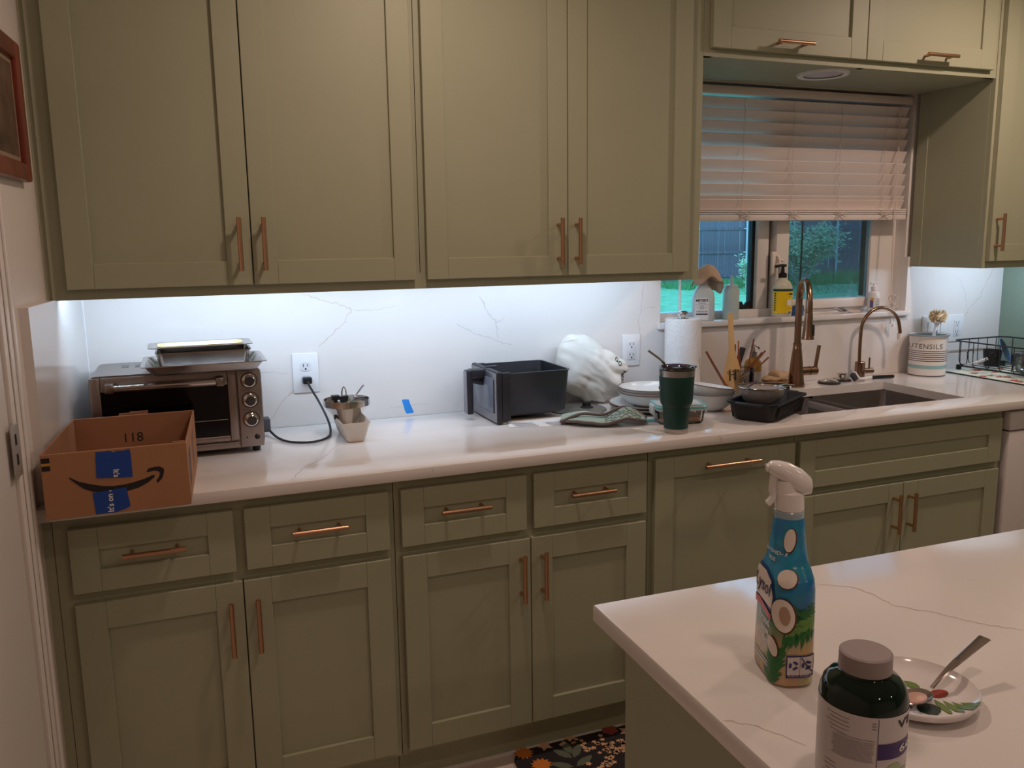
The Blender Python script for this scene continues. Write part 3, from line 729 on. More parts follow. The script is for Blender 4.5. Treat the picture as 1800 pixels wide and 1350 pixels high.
# ------------------------------------------------------------------ toaster oven and trays
def toaster():
    x0, x1, y0, y1, z0, z1 = .528, .955, -.30, -.03, .929, 1.150
    t = thing('toaster_oven', 'brushed steel toaster oven with three knobs behind the cardboard box', 'toaster oven', ((x0+x1)/2, (y0+y1)/2, .9145))
    BS = mat('oven_steel', (150, 138, 132), .34, 1, var=.05, vs=60, stretch=(1, 14, 14))
    b = nb(); S = []
    for y in (y0+.012, y1): S.append([(p[0], y, p[1]) for p in rrect(x1-x0, z1-z0, .018, 4, (x0+x1)/2, (z0+z1)/2)])
    O('housing', loft(b, S), BS, t)
    # front fascia: door frame with window, control panel
    wz0, wz1, wx0, wx1 = .968, 1.108, .556, .866
    f = nb(); dx1 = .888
    box(f, x0+.002, wx0, y0, y0+.012, .953, z1-.004, .003); box(f, wx1, dx1, y0, y0+.012, .953, z1-.004, .003)
    box(f, wx0, wx1, y0, y0+.012, wz1, z1-.004, .003); box(f, wx0, wx1, y0, y0+.012, .953, wz0, .003)
    d = O('door', f, BS, t)
    O('door_glass', bx(wx0-.001, wx1+.001, y0+.006, y0+.009, wz0-.001, wz1+.001), mat('dark_oven_glass', (9, 9, 12), .12, spec=.4), d)
    h = nb(); tube(h, [(.582, y0-.026, 1.122), (.842, y0-.026, 1.122)], .0075, 12)
    hd = O('handle', h, CHROME, d)
    for x in (.579, .846): O('handle_mount', bx(x-.011, x+.011, y0-.036, y0+.001, 1.110, 1.134, .004), BS, hd)
    O('rack_wire', tube(nb(), [(wx0+.004, y0+.0055, 1.012), (wx1-.004, y0+.0055, 1.012)], .001, 5), STEEL, d)
    O('crumb_tray', bx(x0+.004, dx1, y0+.001, y0+.012, z0+.003, .948, .002), BS, t)
    c = O('control_panel', bx(dx1+.003, x1-.002, y0, y0+.012, z0+.002, z1-.004, .004), BS, t)
    for z in (1.116, 1.062, 1.008):
        T = M.Translation((.922, y0, z)) @ M.Rotation(PI/2, 4, 'X')
        k = O('knob', lt([(0, .020), (.012, .020), (.0145, .018), (.015, .004), (.0185, .003), (.0195, 0)], (0, 0, 0), 28, T=T), CHROME, t)
        O('knob_face', lt([(0, .0208), (.0128, .0208), (.0131, .020)], (0, 0, 0), 24, T=T), mat('knob_grey', (62, 60, 64), .45), k)
        O('dial_ring', lt([(.0205, .0002), (.0215, .0008), (.0225, .0002)], (0, 0, 0), 28, T=T), BLACKP, k)
        ticks = [rc(0, 0, .001, .0025) for _ in range(1)]
        O('dial_label', flat(polys([rc(.922-.014+.0035*i-.006, z+.028, .0026, .0014) for i in range(6)]), (0, y0, 0), (1, 0, 0), (0, 0, 1), .0004), INK, c)
    O('indicator', lt([(0, .002), (.0022, .001), (.0024, 0)], (0, 0, 0), 12, T=M.Translation((.908, y0, .958)) @ M.Rotation(PI/2, 4, 'X')), mat('red_indicator', (70, 22, 18), .3), t)
    O('button', lt([(0, .005), (.0045, .005), (.006, .0035), (.0075, 0)], (0, 0, 0), 18, T=M.Translation((.935, y0, .958)) @ M.Rotation(PI/2, 4, 'X')), BLACKP, t)
    for x in (x0+.03, x1-.022):
        for y in (y0+.03, y1-.03): O('foot', lt([(0, 0), (.010, 0), (.012, .015), (0, .0152)], (x, y, .9145), 14), BLACKP, t)
    for i in range(6): O('vent', bx(.60+.034*i, .618+.034*i, -.14, -.09, z1, z1+.0008), mat('vent_grey', (112, 108, 108), .5, .6), t)
    # cord to outlet
    O('cord_block', xf(bx(x1, x1+.032, -.13, -.09, .93, .972, .006), M.Identity(4)), mat('grey_cord', (70, 70, 78), .5), t)
    O('power_cord', tube(nb(), cr([(.982, -.11, .935), (1.0, -.17, .921), (1.03, -.235, .919), (1.085, -.262, .919), (1.135, -.225, .919), (1.158, -.15, .922), (1.158, -.10, .95), (1.14, -.055, 1.0), (1.118, -.036, 1.045), (1.114, -.03, 1.062)], 7), .0036, 8), mat('dark_cord', (44, 44, 50), .5), t)
    O('plug', bx(1.100, 1.128, -.034, -.0082, 1.050, 1.071, .004), BLACKP, t)
toaster()
def tray(name, label, cx, cy, zb, L, W, Hh, fl, rim, m, rot=0, m2=None, tilt=0, r=.018):
    b = nb(); S = []
    for l, w_, z in [(L-2*fl-.012, W-2*fl-.012, 0), (L-2*fl, W-2*fl, .004), (L, W, Hh), (L+2*rim, W+2*rim, Hh+.001), (L+2*rim, W+2*rim, Hh-.0012), (L+.002, W+.002, Hh-.002), (L-2*fl+.002, W-2*fl+.002, .003), (L-2*fl-.01, W-2*fl-.01, -.0014)]:
        S.append([(p[0], p[1], z) for p in rrect(l, w_, min(r, w_/3), 4)])
    S = S[::1]; loft(b, S, capb=True, capt=True)
    T = M.Translation((cx, cy, zb+.0016)) @ M.Rotation(rot, 4, 'Z') @ M.Rotation(tilt, 4, 'X')
    t = thing(name, label, 'pan', (cx, cy, zb))
    O('pan', xf(b, T), m, t)
    if m2:
        c = nb(); loft(c, [[(p[0], p[1], Hh+.0016) for p in rrect(L-.01, W-.01, r, 4)], [(p[0], p[1], Hh-.010) for p in rrect(L-.03, W-.03, r, 4)], [(p[0], p[1], Hh-.012) for p in rrect(L-.06, W-.06, r*.6, 4)]], capb=False)
        O('lining', xf(c, T), m2, t)
    return t
PANM = mat('worn_aluminium', (170, 164, 160), .3, 1, var=.12, vs=25)
tray('sheet_pan', 'shallow steel sheet pan on top of the toaster oven', .812, -.262, 1.1512, .29, .215, .024, .014, .010, PANM)
tray('roasting_pan', 'deeper rectangular metal pan set inside the sheet pan', .812, -.262, 1.1565, .232, .135, .046, .006, .004, PANM)
tray('gold_baking_pan', 'gold lined shallow baking pan, topmost of the pan stack', .806, -.268, 1.206, .225, .105, .012, .012, .018, PANM, rot=.01, m2=mat('gold_lining', (226, 208, 160), .35, .3))

ZC = .9146
# ------------------------------------------------------------------ left counter clutter
def loaf():
    t = thing('plastic_container', 'narrow cream plastic container below the shiny metal bowl', 'container', (1.197, -.215, ZC))
    b = nb(); cx, cy = 1.207, -.215
    S = []
    for w_, d, z in [(.046, .16, 0), (.052, .168, .004), (.080, .196, .058), (.084, .2, .06), (.084, .2, .056), (.079, .194, .054), (.077, .192, .058), (.050, .165, .006)]:
        S.append([(p[0], p[1], ZC+z) for p in rrect(w_, d, .009, 4, cx, cy)])
    O('tub', loft(b, S), CREAM, t)
loaf()
def mill():
    c = (1.203, -.19, 0)
    t = thing('metal_bowl', 'shiny steel bowl full of small gadgets standing in the cream container', 'bowl', (c[0], c[1], ZC+.04))
    z = ZC-.006
    O('bowl', lt([(0, z+.046), (.022, z+.047), (.036, z+.066), (.060, z+.094), (.066, z+.098), (.066, z+.115), (.069, z+.116), (.069, z+.097), (.062, z+.092), (.038, z+.063), (.024, z+.044), (0, z+.043)], c, 40), CHROME, t)
    g = thing('bottle_stopper', 'black square-topped gadget at the left of the metal bowl', 'gadget', (1.165, -.21, z+.06))
    b = nb(); box(b, 1.155, 1.179, -.22, -.20, z+.118, z+.132, .002); box(b, 1.161, 1.173, -.215, -.205, z+.06, z+.118, .002); O('clip', b, BLACKP, g)
    g = thing('gadget', 'dark wedge-shaped gadget in the middle of the metal bowl', 'gadget', (1.195, -.205, z+.06))
    b = nb(); prism(b, [(-.016, .010), (.014, .012), (.010, -.006), (-.008, -.010)], -.008, .008, T=M.Translation((1.19, -.215, z+.118)) @ M.Rotation(PI/2, 4, 'X')); O('wedge', b, BLACKP, g)
    g = O('wire_whisk', tube(nb(), cr([(1.195, -.17, z+.07), (1.193, -.172, z+.13), (1.199, -.173, z+.148), (1.206, -.172, z+.13), (1.203, -.17, z+.07)], 6), .0022, 6), CHROME); tag(g, 'bright loop of bent wire standing in the metal bowl', 'wire')
    g = O('measuring_spoon', tube(nb(), cr([(1.20, -.19, z+.075), (1.225, -.19, z+.115), (1.25, -.19, z+.145), (1.256, -.19, z+.152), (1.25, -.188, z+.147), (1.228, -.187, z+.118)], 5), .0018, 6), glassmat('clear_plastic', (225, 225, 230), .1, .12)); tag(g, 'thin clear plastic spoon leaning right in the metal bowl', 'spoon')
    g = O('peeler_blade', bx(1.225, 1.26, -.20, -.185, z+.113, z+.118, .001), mat('dark_steel', (90, 90, 94), .3, 1)); tag(g, 'flat dark blade lying across the right rim of the metal bowl', 'blade')
mill()
def fryer():
    t = thing('air_fryer_basket', 'black air fryer basket with a windowed front and handle', 'air fryer basket', (1.78, -.135, ZC))
    FBk = mat('fryer_black', (32, 32, 38), .42, bump=.05, bs=200)
    b = nb(); S = []
    x0, x1 = 1.672, 1.905
    for i, (a0, a1, y0, y1, z) in enumerate([(x0, x1-.008, -.222, -.045, .932), (x0, x1, -.23, -.037, .94), (x0, x1+.002, -.254, -.012, 1.068), (x0, x1+.006, -.258, -.008, 1.074), (x0, x1, -.252, -.014, 1.074), (x0+.004, x1-.004, -.228, -.040, .944), (x0+.01, x1-.012, -.22, -.05, .937)]):
        S.append([(p[0], p[1], z) for p in rrect(a1-a0, y1-y0, .018, 4, (a0+a1)/2, (y0+y1)/2)])
    O('basket', loft(b, S), FBk, t)
    b = nb(); box(b, 1.655, 1.673, -.262, -.018, ZC, 1.081, .005); box(b, 1.672, 1.70, -.262, -.25, ZC+.012, 1.078, .003); box(b, 1.672, 1.70, -.03, -.018, ZC+.012, 1.078, .003)
    fp = O('front_panel', b, FBk, t)
    O('steel_trim', bx(1.6525, 1.656, -.257, -.023, ZC+.006, 1.076, .002), mat('fryer_silver', (150, 150, 158), .35, .9), fp)
    O('window', bx(1.6505, 1.653, -.244, -.036, ZC+.034, 1.058, .002), mat('fryer_window', (120, 124, 138), .18, .2), fp)
    O('window_edge', bx(1.6500, 1.6508, -.244, -.236, ZC+.036, 1.056), BLACKP, fp)
    h = nb(); box(h, 1.593, 1.613, -.158, -.122, .934, 1.076, .004)
    hd = O('handle', h, FBk, t)
    O('handle_arm', bx(1.606, 1.656, -.162, -.118, 1.048, 1.078, .005), FBk, hd)
    O('handle_arm', tube(nb(), [(1.612, -.14, 1.046), (1.655, -.14, 1.034)], .012, 10), FBk, hd)
    O('handle_trim', bx(1.5905, 1.594, -.156, -.124, .937, 1.073, .002), MATS['fryer_silver'], hd)
    O('release_button', bx(1.66, 1.70, -.15, -.13, 1.0805, 1.0845, .002), FBk, t)
fryer()
def paper(name, label, pts, z, cat='paper', ink=None, m=PAPER):
    o = O(name, prism(nb(), pts, z, z+.0008), m); tag(o, label, cat)
    if ink:
        for p in ink: pass
    return o
pa = thing('paper_sheet', 'printed paper lying in front of the fryer basket', 'paper', (1.78, -.29, ZC))
O('sheet', prism(nb(), [(1.675, -.305), (1.885, -.372), (1.93, -.24), (1.72, -.173)], ZC, ZC+.0008), PAPER, pa)
O('print', flat(polys([[(1.70+.10*k+a, -.295-.032*k-.011*j-.001+a*-.32), (1.77+.10*k-a, -.317-.032*k-.011*j), (1.77+.10*k-a, -.314-.032*k-.011*j), (1.70+.10*k+a, -.292-.032*k-.011*j+a*-.32)] for k in range(2) for j in range(-4, 2) for a in [.004*(j % 2)]]), (0, 0, ZC+.0008), (1, 0, 0), (0, 1, 0), .0004), INKG, pa)
paper('folded_paper', 'small folded white paper beside the green tumbler', [(2.005, -.475), (2.045, -.575), (2.068, -.565), (2.03, -.47)], ZC)

def blob(sil, yc, df, db, zc, xc, seed, sub=5, amp=.006, folds=None, stretch=(30, 30, 30)):
    b = nb(); bmesh.ops.create_icosphere(b, subdivisions=sub, radius=1)
    pol = [(math.atan2(z-zc, x-xc), math.hypot(x-xc, z-zc)) for x, z in sil]; pol.sort()
    def rad(a):
        for i in range(len(pol)):
            a0, r0 = pol[i-1]; a1, r1 = pol[i]
            if i == 0: a0 -= 2*PI
            if a0 <= a <= a1: k = (a-a0)/(a1-a0+1e-9); k = k*k*(3-2*k); return r0+(r1-r0)*k
        a0, r0 = pol[-1]; a1, r1 = pol[0]; k = (a-a0)/(a1+2*PI-a0); return r0+(r1-r0)*k
    for v in b.verts:
        d = v.co.copy(); a = math.atan2(d.z, d.x); rr = math.hypot(d.x, d.z)
        R = rad(a)*rr; dep = (df if d.y < 0 else db)*d.y
        p = V((xc+R*math.cos(a), yc+dep, zc+R*math.sin(a)))
        sd = V((seed, seed*.7, 0)); ex = (p.x-xc); ez = (p.z-zc)
        tt = ex*.55+ez*.84; ss = ex*.84-ez*.55; tt += .012*noise.noise(p*16+sd)
        wgt = min(1, max(.15, .45+ss*6))
        f1 = noise.noise(V((tt*34, ss*5+seed, p.y*10)))
        f2_ = noise.noise(V((tt*75, ss*9+seed*2, p.y*14)))
        p += d.normalized()*amp*(1.7*wgt*f1+.45*wgt*f2_+1.1*noise.noise(p*9+sd)+.25*noise.noise(p*30+sd))
        v.co = p
    return b
def bag():
    t = thing('cotton_bag', 'crumpled white cotton bag with printed letters behind the fryer basket', 'bag', (2.05, -.07, ZC))
    sil = [(1.945, 1.095), (1.955, 1.135), (1.985, 1.160), (2.04, 1.160), (2.085, 1.148), (2.125, 1.112), (2.165, 1.078), (2.20, 1.05), (2.212, 1.025), (2.20, .99), (2.19, .94), (2.13, .921), (2.07, .93), (2.03, .950), (1.985, .966), (1.955, .985), (1.945, 1.04)]
    b = blob(sil, -.066, .055, .050, 1.045, 2.06, 3, 6, .011)
    o = O('bag', b, mat('cotton', (222, 217, 208), .85, bump=.3, bs=500, var=.04, vs=8), t, ang=80)
    tree = bvh_of(o)
    O('lettering', wrap(mv(text2d('GO', .022, bold=.0006), 0, 0, -1.0), (2.163, -.2, 1.062), (1, 0, 0), (0, 0, 1), tree), mat('green_print', (28, 78, 58), .7), t)
    O('lettering', wrap(mv(text2d('NESS', .022, bold=.0008), 0, 0, -1.95), (2.185, -.2, 1.005), (1, 0, 0), (0, 0, 1), tree), INK, t)
    O('seam', wrap(polys([rc(0, 0, .09, .0012)]), (1.965, -.2, 1.138), (1, 0, .25), (-.25, 0, 1), tree), mat('seam', (176, 168, 158), .8), t)
bag()
def lid():
    t = thing('pan_lid', 'grey glass pan lid with a black knob under the cotton bag', 'lid', (2.0, -.13, ZC))
    O('disc', lt([(0, ZC+.012), (.06, ZC+.010), (.098, ZC+.003), (.10, ZC), (.098, ZC), (0, ZC+.006)], (1.99, -.135, 0), 40), mat('lid_glass', (112, 112, 104), .12, .2), t)
    O('knob', lt([(0, ZC+.030), (.013, ZC+.030), (.015, ZC+.016), (.021, ZC+.0135), (.022, ZC+.0105), (0, ZC+.0105)], (2.01, -.165, 0), 24), BLACKP, t)
lid()
def mitt():
    t = thing('oven_mitt', 'rumpled grey green quilted oven mitt with brown piping', 'oven mitt', (1.94, -.36, ZC))
    MG = mat('mitt_quilt', (150, 166, 152), .85, var=.1, vs=20, bump=.3, bs=200)
    P0, P1 = V((1.83, -.345, 0)), V((2.062, -.468, 0)); d = (P1-P0); n = V((-d.y, d.x, 0)).normalized()
    def prof(u): return .008+.030*math.exp(-((u-.78)/.16)**2)+.012*math.exp(-((u-.22)/.2)**2)
    def top(u, v):
        wdt = .075*(math.sin(PI*min(1, max(0, u*.9+.07)))**.45); s = (v-.5)*2
        base = P0+d*u+n*(s*wdt+.055)
        z = ZC+.0035+prof(u)*(1-.35*s*s)*(.9 if s < 0 else 1.15) + .003*noise.noise(V((u*9, v*7, 2)))
        return V((base.x, base.y, z))
    o = O('quilt', grid(nb(), top, 34, 18), MG, t); solid(o, .006, 0)
    # printed lattice on the right, raised part
    def lat(k, dirn):
        b = nb()
        pts = []
        for i in range(15):
            s = i/14; u = .52+.42*s; v = (.06+k+dirn*.75*s)
            if 0.02 < v < .98: pts.append(top(u, v)+V((0, 0, .0034)))
        if len(pts) > 2: tube(b, pts, .0011, 5)
        return b
    for dirn in (1, -1):
        for k in range(-4, 7):
            b = lat(k*.17 if dirn > 0 else k*.17+.2, dirn)
            if len(b.verts): O('pattern_line', b, mat('mitt_lines', (84, 92, 88), .85), t)
            else: b.free()
    edge = [top(i/30, 0) for i in range(31)]+[top(1, j/8) for j in range(1, 9)]+[top(i/30, 1) for i in range(29, -1, -1)]
    O('piping', tube(nb(), edge, .0048, 8), mat('brown_piping', (98, 84, 80), .8), t)
    f = [P0+d*.0+V((0, 0, ZC+.012)), P0+d*.25+n*.03+V((0, 0, ZC+.032)), P0+d*.5+n*.05+V((0, 0, ZC+.026)), P0+d*.75+n*.075+V((0, 0, ZC+.046)), P0+d*.98+n*.06+V((0, 0, ZC+.022))]
    O('piping', tube(nb(), cr(f, 6), .0048, 8), MATS['brown_piping'], t)
    O('hanging_tab', tube(nb(), [P1+n*.03+V((0, 0, ZC+.012)), P1+n*.035+d*.10+V((0, 0, ZC+.012))], .007, 8, sq=.6), mat('teal_rubber', (96, 176, 182), .5), t)
mitt()

# ------------------------------------------------------------------ dishes
STONE = mat('speckled_stoneware', (206, 208, 206), .25, var=.03, vs=60); RIMB = mat('brown_rim', (110, 84, 72), .4)
def dish(name, label, cx, cy, z, R, Hh, kind, group=None, tilt=None, th=.004):
    t = thing(name, label, 'bowl' if kind == 'bowl' else 'plate', (cx, cy, z), group)
    if kind == 'plate': pr = [(0, 0), (R*.62, 0), (R*.66, .002), (R, Hh), (R, Hh+th*.6), (R*.66, .002+th), (0, th)]
    else: pr = [(0, 0), (R*.45, 0), (R*.5, .003), (R*.78, Hh*.35), (R*.95, Hh*.75), (R, Hh), (R-.003, Hh+.001), (R*.92, Hh*.75), (R*.74, Hh*.38+.002), (R*.45, .006), (0, .006)]
    T = M.Translation((cx, cy, z)) @ (tilt or M.Identity(4))
    O('body', lt(pr, (0, 0, 0), 48, T=T), STONE, t)
    ring = [(R*math.cos(a), R*math.sin(a), Hh+.0005) for a in [2*PI*k/48 for k in range(49)]]
    O('rim', xf(tube(nb(), ring, .0014, 6, cap=False), T), RIMB, t)
    return t
dish('dinner_plate', 'bottom speckled dinner plate under the stack of shallow bowls', 2.205, -.235, ZC, .128, .017, 'plate')
dish('dinner_plate', 'upper dinner plate directly under the stack of shallow bowls', 2.205, -.235, ZC+.0085, .128, .017, 'plate')
zb = ZC+.0135
dish('pasta_bowl', 'lowest of the three shallow bowls stacked beside the tumbler', 2.217, -.232, zb, .108, .046, 'bowl')
dish('pasta_bowl', 'middle of the three shallow bowls stacked beside the tumbler', 2.217, -.232, zb+.009, .108, .046, 'bowl')
pb = dish('pasta_bowl', 'topmost shallow bowl with crumbs, stacked beside the tumbler', 2.217, -.232, zb+.018, .108, .046, 'bowl')
rnd = random.Random(4); b = nb()
for i in range(26):
    a, r = rnd.uniform(0, 2*PI), rnd.uniform(.0, .075)
    x, y = 2.217+r*math.cos(a), -.232+r*math.sin(a); zz = zb+.018+.0068+(0 if r < .05 else (r-.05)*.55)
    s = rnd.uniform(.001, .0025); box(b, x-s, x+s, y-s, y+s, zz, zz+s)
o = O('crumbs', b, mat('crumb', (90, 66, 50), .8), pb); o['kind'] = 'stuff'
dish('soup_bowl', 'lower deep bowl of the pair behind the glass food container', 2.39, -.325, ZC, .084, .060, 'bowl')
dish('soup_bowl', 'upper tilted bowl of the pair behind the glass food container', 2.38, -.318, ZC+.026, .082, .056, 'bowl', tilt=M.Rotation(.16, 4, 'Y'))

def tumbler():
    c = (2.104, -.568, 0); z = ZC
    t = thing('tumbler', 'dark green insulated tumbler with steel rim and metal straw', 'tumbler', (c[0], c[1], z))
    GR = mat('dark_green_coat', (16, 58, 52), .45, bump=.08, bs=400)
    O('body', lt([(.0355, z+.014), (.040, z+.075), (.0405, z+.080), (.0462, z+.088), (.0475, z+.095), (.0515, z+.168), (.0515, z+.170)], c, 48), GR, t)
    O('base', lt([(0, z), (.033, z), (.0345, z+.003), (.0356, z+.0142), (0, z+.0142)], c, 48), STEEL, t)
    O('rim', lt([(.0516, z+.170), (.0525, z+.188), (.050, z+.188), (.049, z+.170)], c, 48), STEEL, t)
    l = O('lid', lt([(0, z+.189), (.040, z+.189), (.043, z+.195), (.047, z+.198), (.052, z+.196), (.054, z+.190), (.050, z+.187), (0, z+.187)], c, 48), glassmat('smoked_lid', (150, 130, 150), .05, .15), t)
    O('lid_tab', bx(c[0]+.048, c[0]+.062, c[1]-.01, c[1]+.01, z+.190, z+.195, .001), BLACKP, l)
    O('slider', bx(c[0]-.012, c[0]+.016, c[1]-.012, c[1]+.012, z+.189, z+.1935, .002), BLACKP, l)
    O('straw', tube(nb(), cr([(2.085, -.565, z+.10), (2.068, -.563, z+.195), (2.055, -.562, z+.215), (2.012, -.560, z+.247)], 5), .0036, 10), CHROME, t)
    O('emblem', lt([(0, .0008), (.006, .0006), (.0066, 0)], (0, 0, 0), 16, T=M.Translation((c[0]-.0495, c[1]+.012, z+.135)) @ M.Rotation(-PI/2, 4, 'Y')), STEEL, t)
tumbler()
def foodbox():
    cx, cy, a = 2.192, -.44, -.27; T = M.Translation((cx, cy, ZC)) @ M.Rotation(a, 4, 'Z')
    t = thing('food_container', 'glass food container with a teal snap lid behind the tumbler', 'food container', (cx, cy, ZC))
    def rr(w_, d, z, r=.018): return [(p[0], p[1], z) for p in rrect(w_, d, r, 5)]
    b = nb(); loft(b, [rr(.135, .085, 0), rr(.142, .092, .005), rr(.152, .102, .046), rr(.147, .097, .046), rr(.137, .087, .008), rr(.13, .08, .004)])
    O('glass_base', xf(b, T), glassmat('food_glass', (248, 250, 249), .05, .08), t)
    b = nb(); loft(b, [rr(.158, .108, .043), rr(.162, .112, .046), rr(.162, .112, .056), rr(.156, .106, .060), rr(.140, .09, .060), rr(.138, .088, .057), rr(.136, .086, .057)], capb=False)
    o = O('lid', xf(b, T), mat('clear_lid', (196, 202, 200), .25), t)
    b = nb(); loft(b, [rr(.1585, .1085, .046), rr(.163, .113, .048), rr(.163, .113, .054), rr(.157, .107, .0606), rr(.144, .094, .0606)], capb=False, capt=False)
    O('seal_rim', xf(b, T), mat('teal_seal', (112, 176, 188), .4), o)
    for s in (-1, 1): O('latch', xf(bx(s*.083-.004, s*.083+.004, -.022, .022, .026, .056, .002), T), mat('latch_clear', (206, 212, 212), .3), o)
    b = nb(); loft(b, [rr(.128, .078, .006, .014), rr(.134, .084, .020, .014), rr(.118, .07, .024, .014)])
    for v in b.verts: v.co.z += .004*noise.noise(v.co*60) if v.co.z > .015 else 0
    O('leftovers', xf(b, T), mat('leftovers', (196, 128, 62), .6, var=.55, vs=28), t)
foodbox()
def towels():
    c = (2.428, -.092, 0); z = ZC
    t = thing('paper_towel_holder', 'metal paper towel stand with a chrome knob', 'paper towel holder', (c[0], c[1], z))
    O('base', lt([(0, z), (.07, z), (.07, z+.006), (.06, z+.010), (0, z+.010)], c, 40), BLACKP, t)
    O('rod', tube(nb(), [(c[0], c[1], z+.01), (c[0], c[1], z+.298)], .006, 12), BLACKP, t)
    O('knob', lt([(0, z+.314), (.010, z+.313), (.0165, z+.309), (.017, z+.303), (.009, z+.298), (.008, z+.289), (.014, z+.2865), (0, z+.286)], c, 24), CHROME, t)
    r = thing('paper_towel_roll', 'full roll of embossed white paper towels on the stand', 'paper towels', (c[0], c[1], z+.0105))
    O('roll', lt([(.018, z+.0105), (.062, z+.0105), (.0635, z+.012), (.0635, z+.284), (.062, z+.2855), (.018, z+.2855)], c, 56), mat('towel_paper', (232, 229, 227), .9, bump=1.0, bs=140, sss=.1), r)
    a = .62
    sh = [(c[0]+.0645*math.cos(t_), c[1]+.0645*math.sin(t_)) for t_ in [-1.3+a*k/8 for k in range(9)]]
    b = nb(); grid(b, lambda u, v: V((c[0]+(.0642+.004*u*u)*math.cos(-1.1+1.1*u), c[1]+(.0642+.004*u*u)*math.sin(-1.1+1.1*u), z+.012+.271*v)), 10, 3)
    solid(O('loose_sheet', b, MATS['towel_paper'], r), .0006)
    O('core', lt([(.0185, z+.2857), (.0205, z+.2857)], c, 32), mat('core_card', (150, 120, 90), .8), r)
towels()

# ------------------------------------------------------------------ utensil jar
def utensils():
    c = (2.642, -.14, 0); z = ZC
    t = thing('utensil_jar', 'clear glass jar holding chopsticks and a slotted turner', 'jar', (c[0], c[1], z))
    O('jar', lt([(0, z), (.046, z), (.050, z+.004), (.052, z+.098), (.050, z+.10), (.048, z+.098), (.046, z+.008), (0, z+.006)], c, 36), glassmat('jar_glass', (246, 248, 247), .04, .10), t)
    ring = [(c[0]+.0535*math.cos(a), c[1]+.0535*math.sin(a), z+.093) for a in [2*PI*k/36 for k in range(37)]]
    O('wire_band', tube(nb(), ring, .0013, 6, cap=False), mat('dark_wire', (66, 58, 54), .4, .8), t)
    O('wire_clasp', tube(nb(), cr([(2.586, -.165, z+.10), (2.575, -.16, z+.088), (2.59, -.175, z+.082), (2.60, -.172, z+.095)], 5), .0013, 6), MATS['dark_wire'], t)
    # slotted wooden turner
    w_ = thing('wooden_turner', 'light wooden slotted turner standing in the glass jar', 'spatula', (2.60, -.16, z))
    pol = [(-.0088, .293), (-.005, .299), (.005, .299), (.0088, .293), (.0105, .17), (.013, .155), (.031, .085), (.033, .03), (.026, .012), (0, .008), (-.026, .012), (-.033, .03), (-.031, .085), (-.013, .155), (-.0105, .17)]
    T = M.Translation((2.598, -.166, z+.004)) @ M.Rotation(-.5, 4, 'Z') @ M.Rotation(-.05, 4, 'X') @ M.Rotation(-.055, 4, 'Y') @ M.Rotation(PI/2, 4, 'X')
    O('blade', prism(nb(), pol, -.003, .003, T=T, bev=.001), WOODL, w_)
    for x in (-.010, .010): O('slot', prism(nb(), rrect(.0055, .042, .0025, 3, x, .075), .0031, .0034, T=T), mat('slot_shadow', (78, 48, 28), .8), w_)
    for k, (x, y) in enumerate([(.012, .088), (.020, .090), (-.006, .02), (.006, .064)]):
        O('burnt_print', prism(nb(), rc(x, y, .005, .004), .0032, .0034, T=T), mat('burnt_mark', (48, 30, 22), .8), w_)
    tops = [((2.617, -.135, 1.10), (2.632, -.125, z+.03)), ((2.626, -.13, 1.099), (2.637, -.12, z+.02)), ((2.644, -.125, 1.111), (2.630, -.15, z+.015)), ((2.638, -.14, 1.07), (2.64, -.16, z+.012)),
            ((2.700, -.14, 1.116), (2.650, -.15, z+.012)), ((2.752, -.14, 1.07), (2.628, -.13, z+.02)), ((2.76, -.15, 1.046), (2.624, -.145, z+.03)), ((2.742, -.135, 1.064), (2.62, -.12, z+.02))]
    CL = ['dark wooden chopstick nearest the turner handle in the glass jar', 'second dark chopstick from the turner handle in the glass jar', 'copper coloured chopstick left of the black handle in the glass jar', 'short dark chopstick in front of the black handle in the glass jar',
          'tallest chopstick, leaning slightly right in front of the soap pump', 'thick chopstick leaning far right, second lowest in the glass jar', 'lowest chopstick, tilted furthest right out of the glass jar', 'chopstick tucked just above the one tilted furthest right in the jar']
    for i, (a, b_) in enumerate(tops):
        o = O('chopstick', tube(nb(), [b_, V(a).lerp(V(b_), .5), a], [.0017, .0026, .0032], 6), WOODD if i != 2 else mat('copper_stick', (196, 120, 78), .35), None)
        tag(o, CL[i], 'chopstick', 'chopsticks in the jar')
    k = thing('kitchen_knife', 'black handled utensil leaning among the chopsticks', 'utensil', (2.66, -.11, z+.02))
    O('handle', tube(nb(), cr([(2.634, -.112, z+.03), (2.655, -.112, z+.11), (2.674, -.112, z+.168)], 5), [.0085, .0085, .009, .0092, .0095, .0098, .0102, .0106, .0108, .0108, .0105], 12), mat('handle_black', (44, 44, 48), .5), k)
    o = O('bamboo_stick', tube(nb(), [(2.482, -.16, 1.085), (2.56, -.165, z+.05), (2.598, -.17, z+.012)], [.0045, .0052, .0052], 8), mat('red_brown_wood', (122, 72, 50), .5, var=.2, vs=30)); tag(o, 'brown wooden stick leaning left out of the glass jar', 'stick')
    o = O('knife', xf(prism(nb(), [(-.004, 0), (.004, .004), (.0045, .12), (-.003, .125)], -.001, .001), M.Translation((2.505, -.035, 1.03)) @ M.Rotation(PI/2, 4, 'X')), mat('blade_steel', (86, 84, 86), .3, .9)); tag(o, 'dark knife blade on the backsplash right of the paper towels', 'knife')
    o = O('tongs', tube(nb(), cr([(2.512, -.055, z), (2.514, -.06, z+.07), (2.508, -.06, z+.13), (2.497, -.05, z+.172), (2.490, -.045, z+.176)], 6), .0062, 8, sq=.55), BLACKP); tag(o, 'curved black handle standing behind the right edge of the paper towels', 'utensil')
    # soap dispenser
    s = thing('soap_dispenser', 'amber dish soap bottle with a metal pump behind the chopsticks', 'soap dispenser', (2.757, -.065, z))
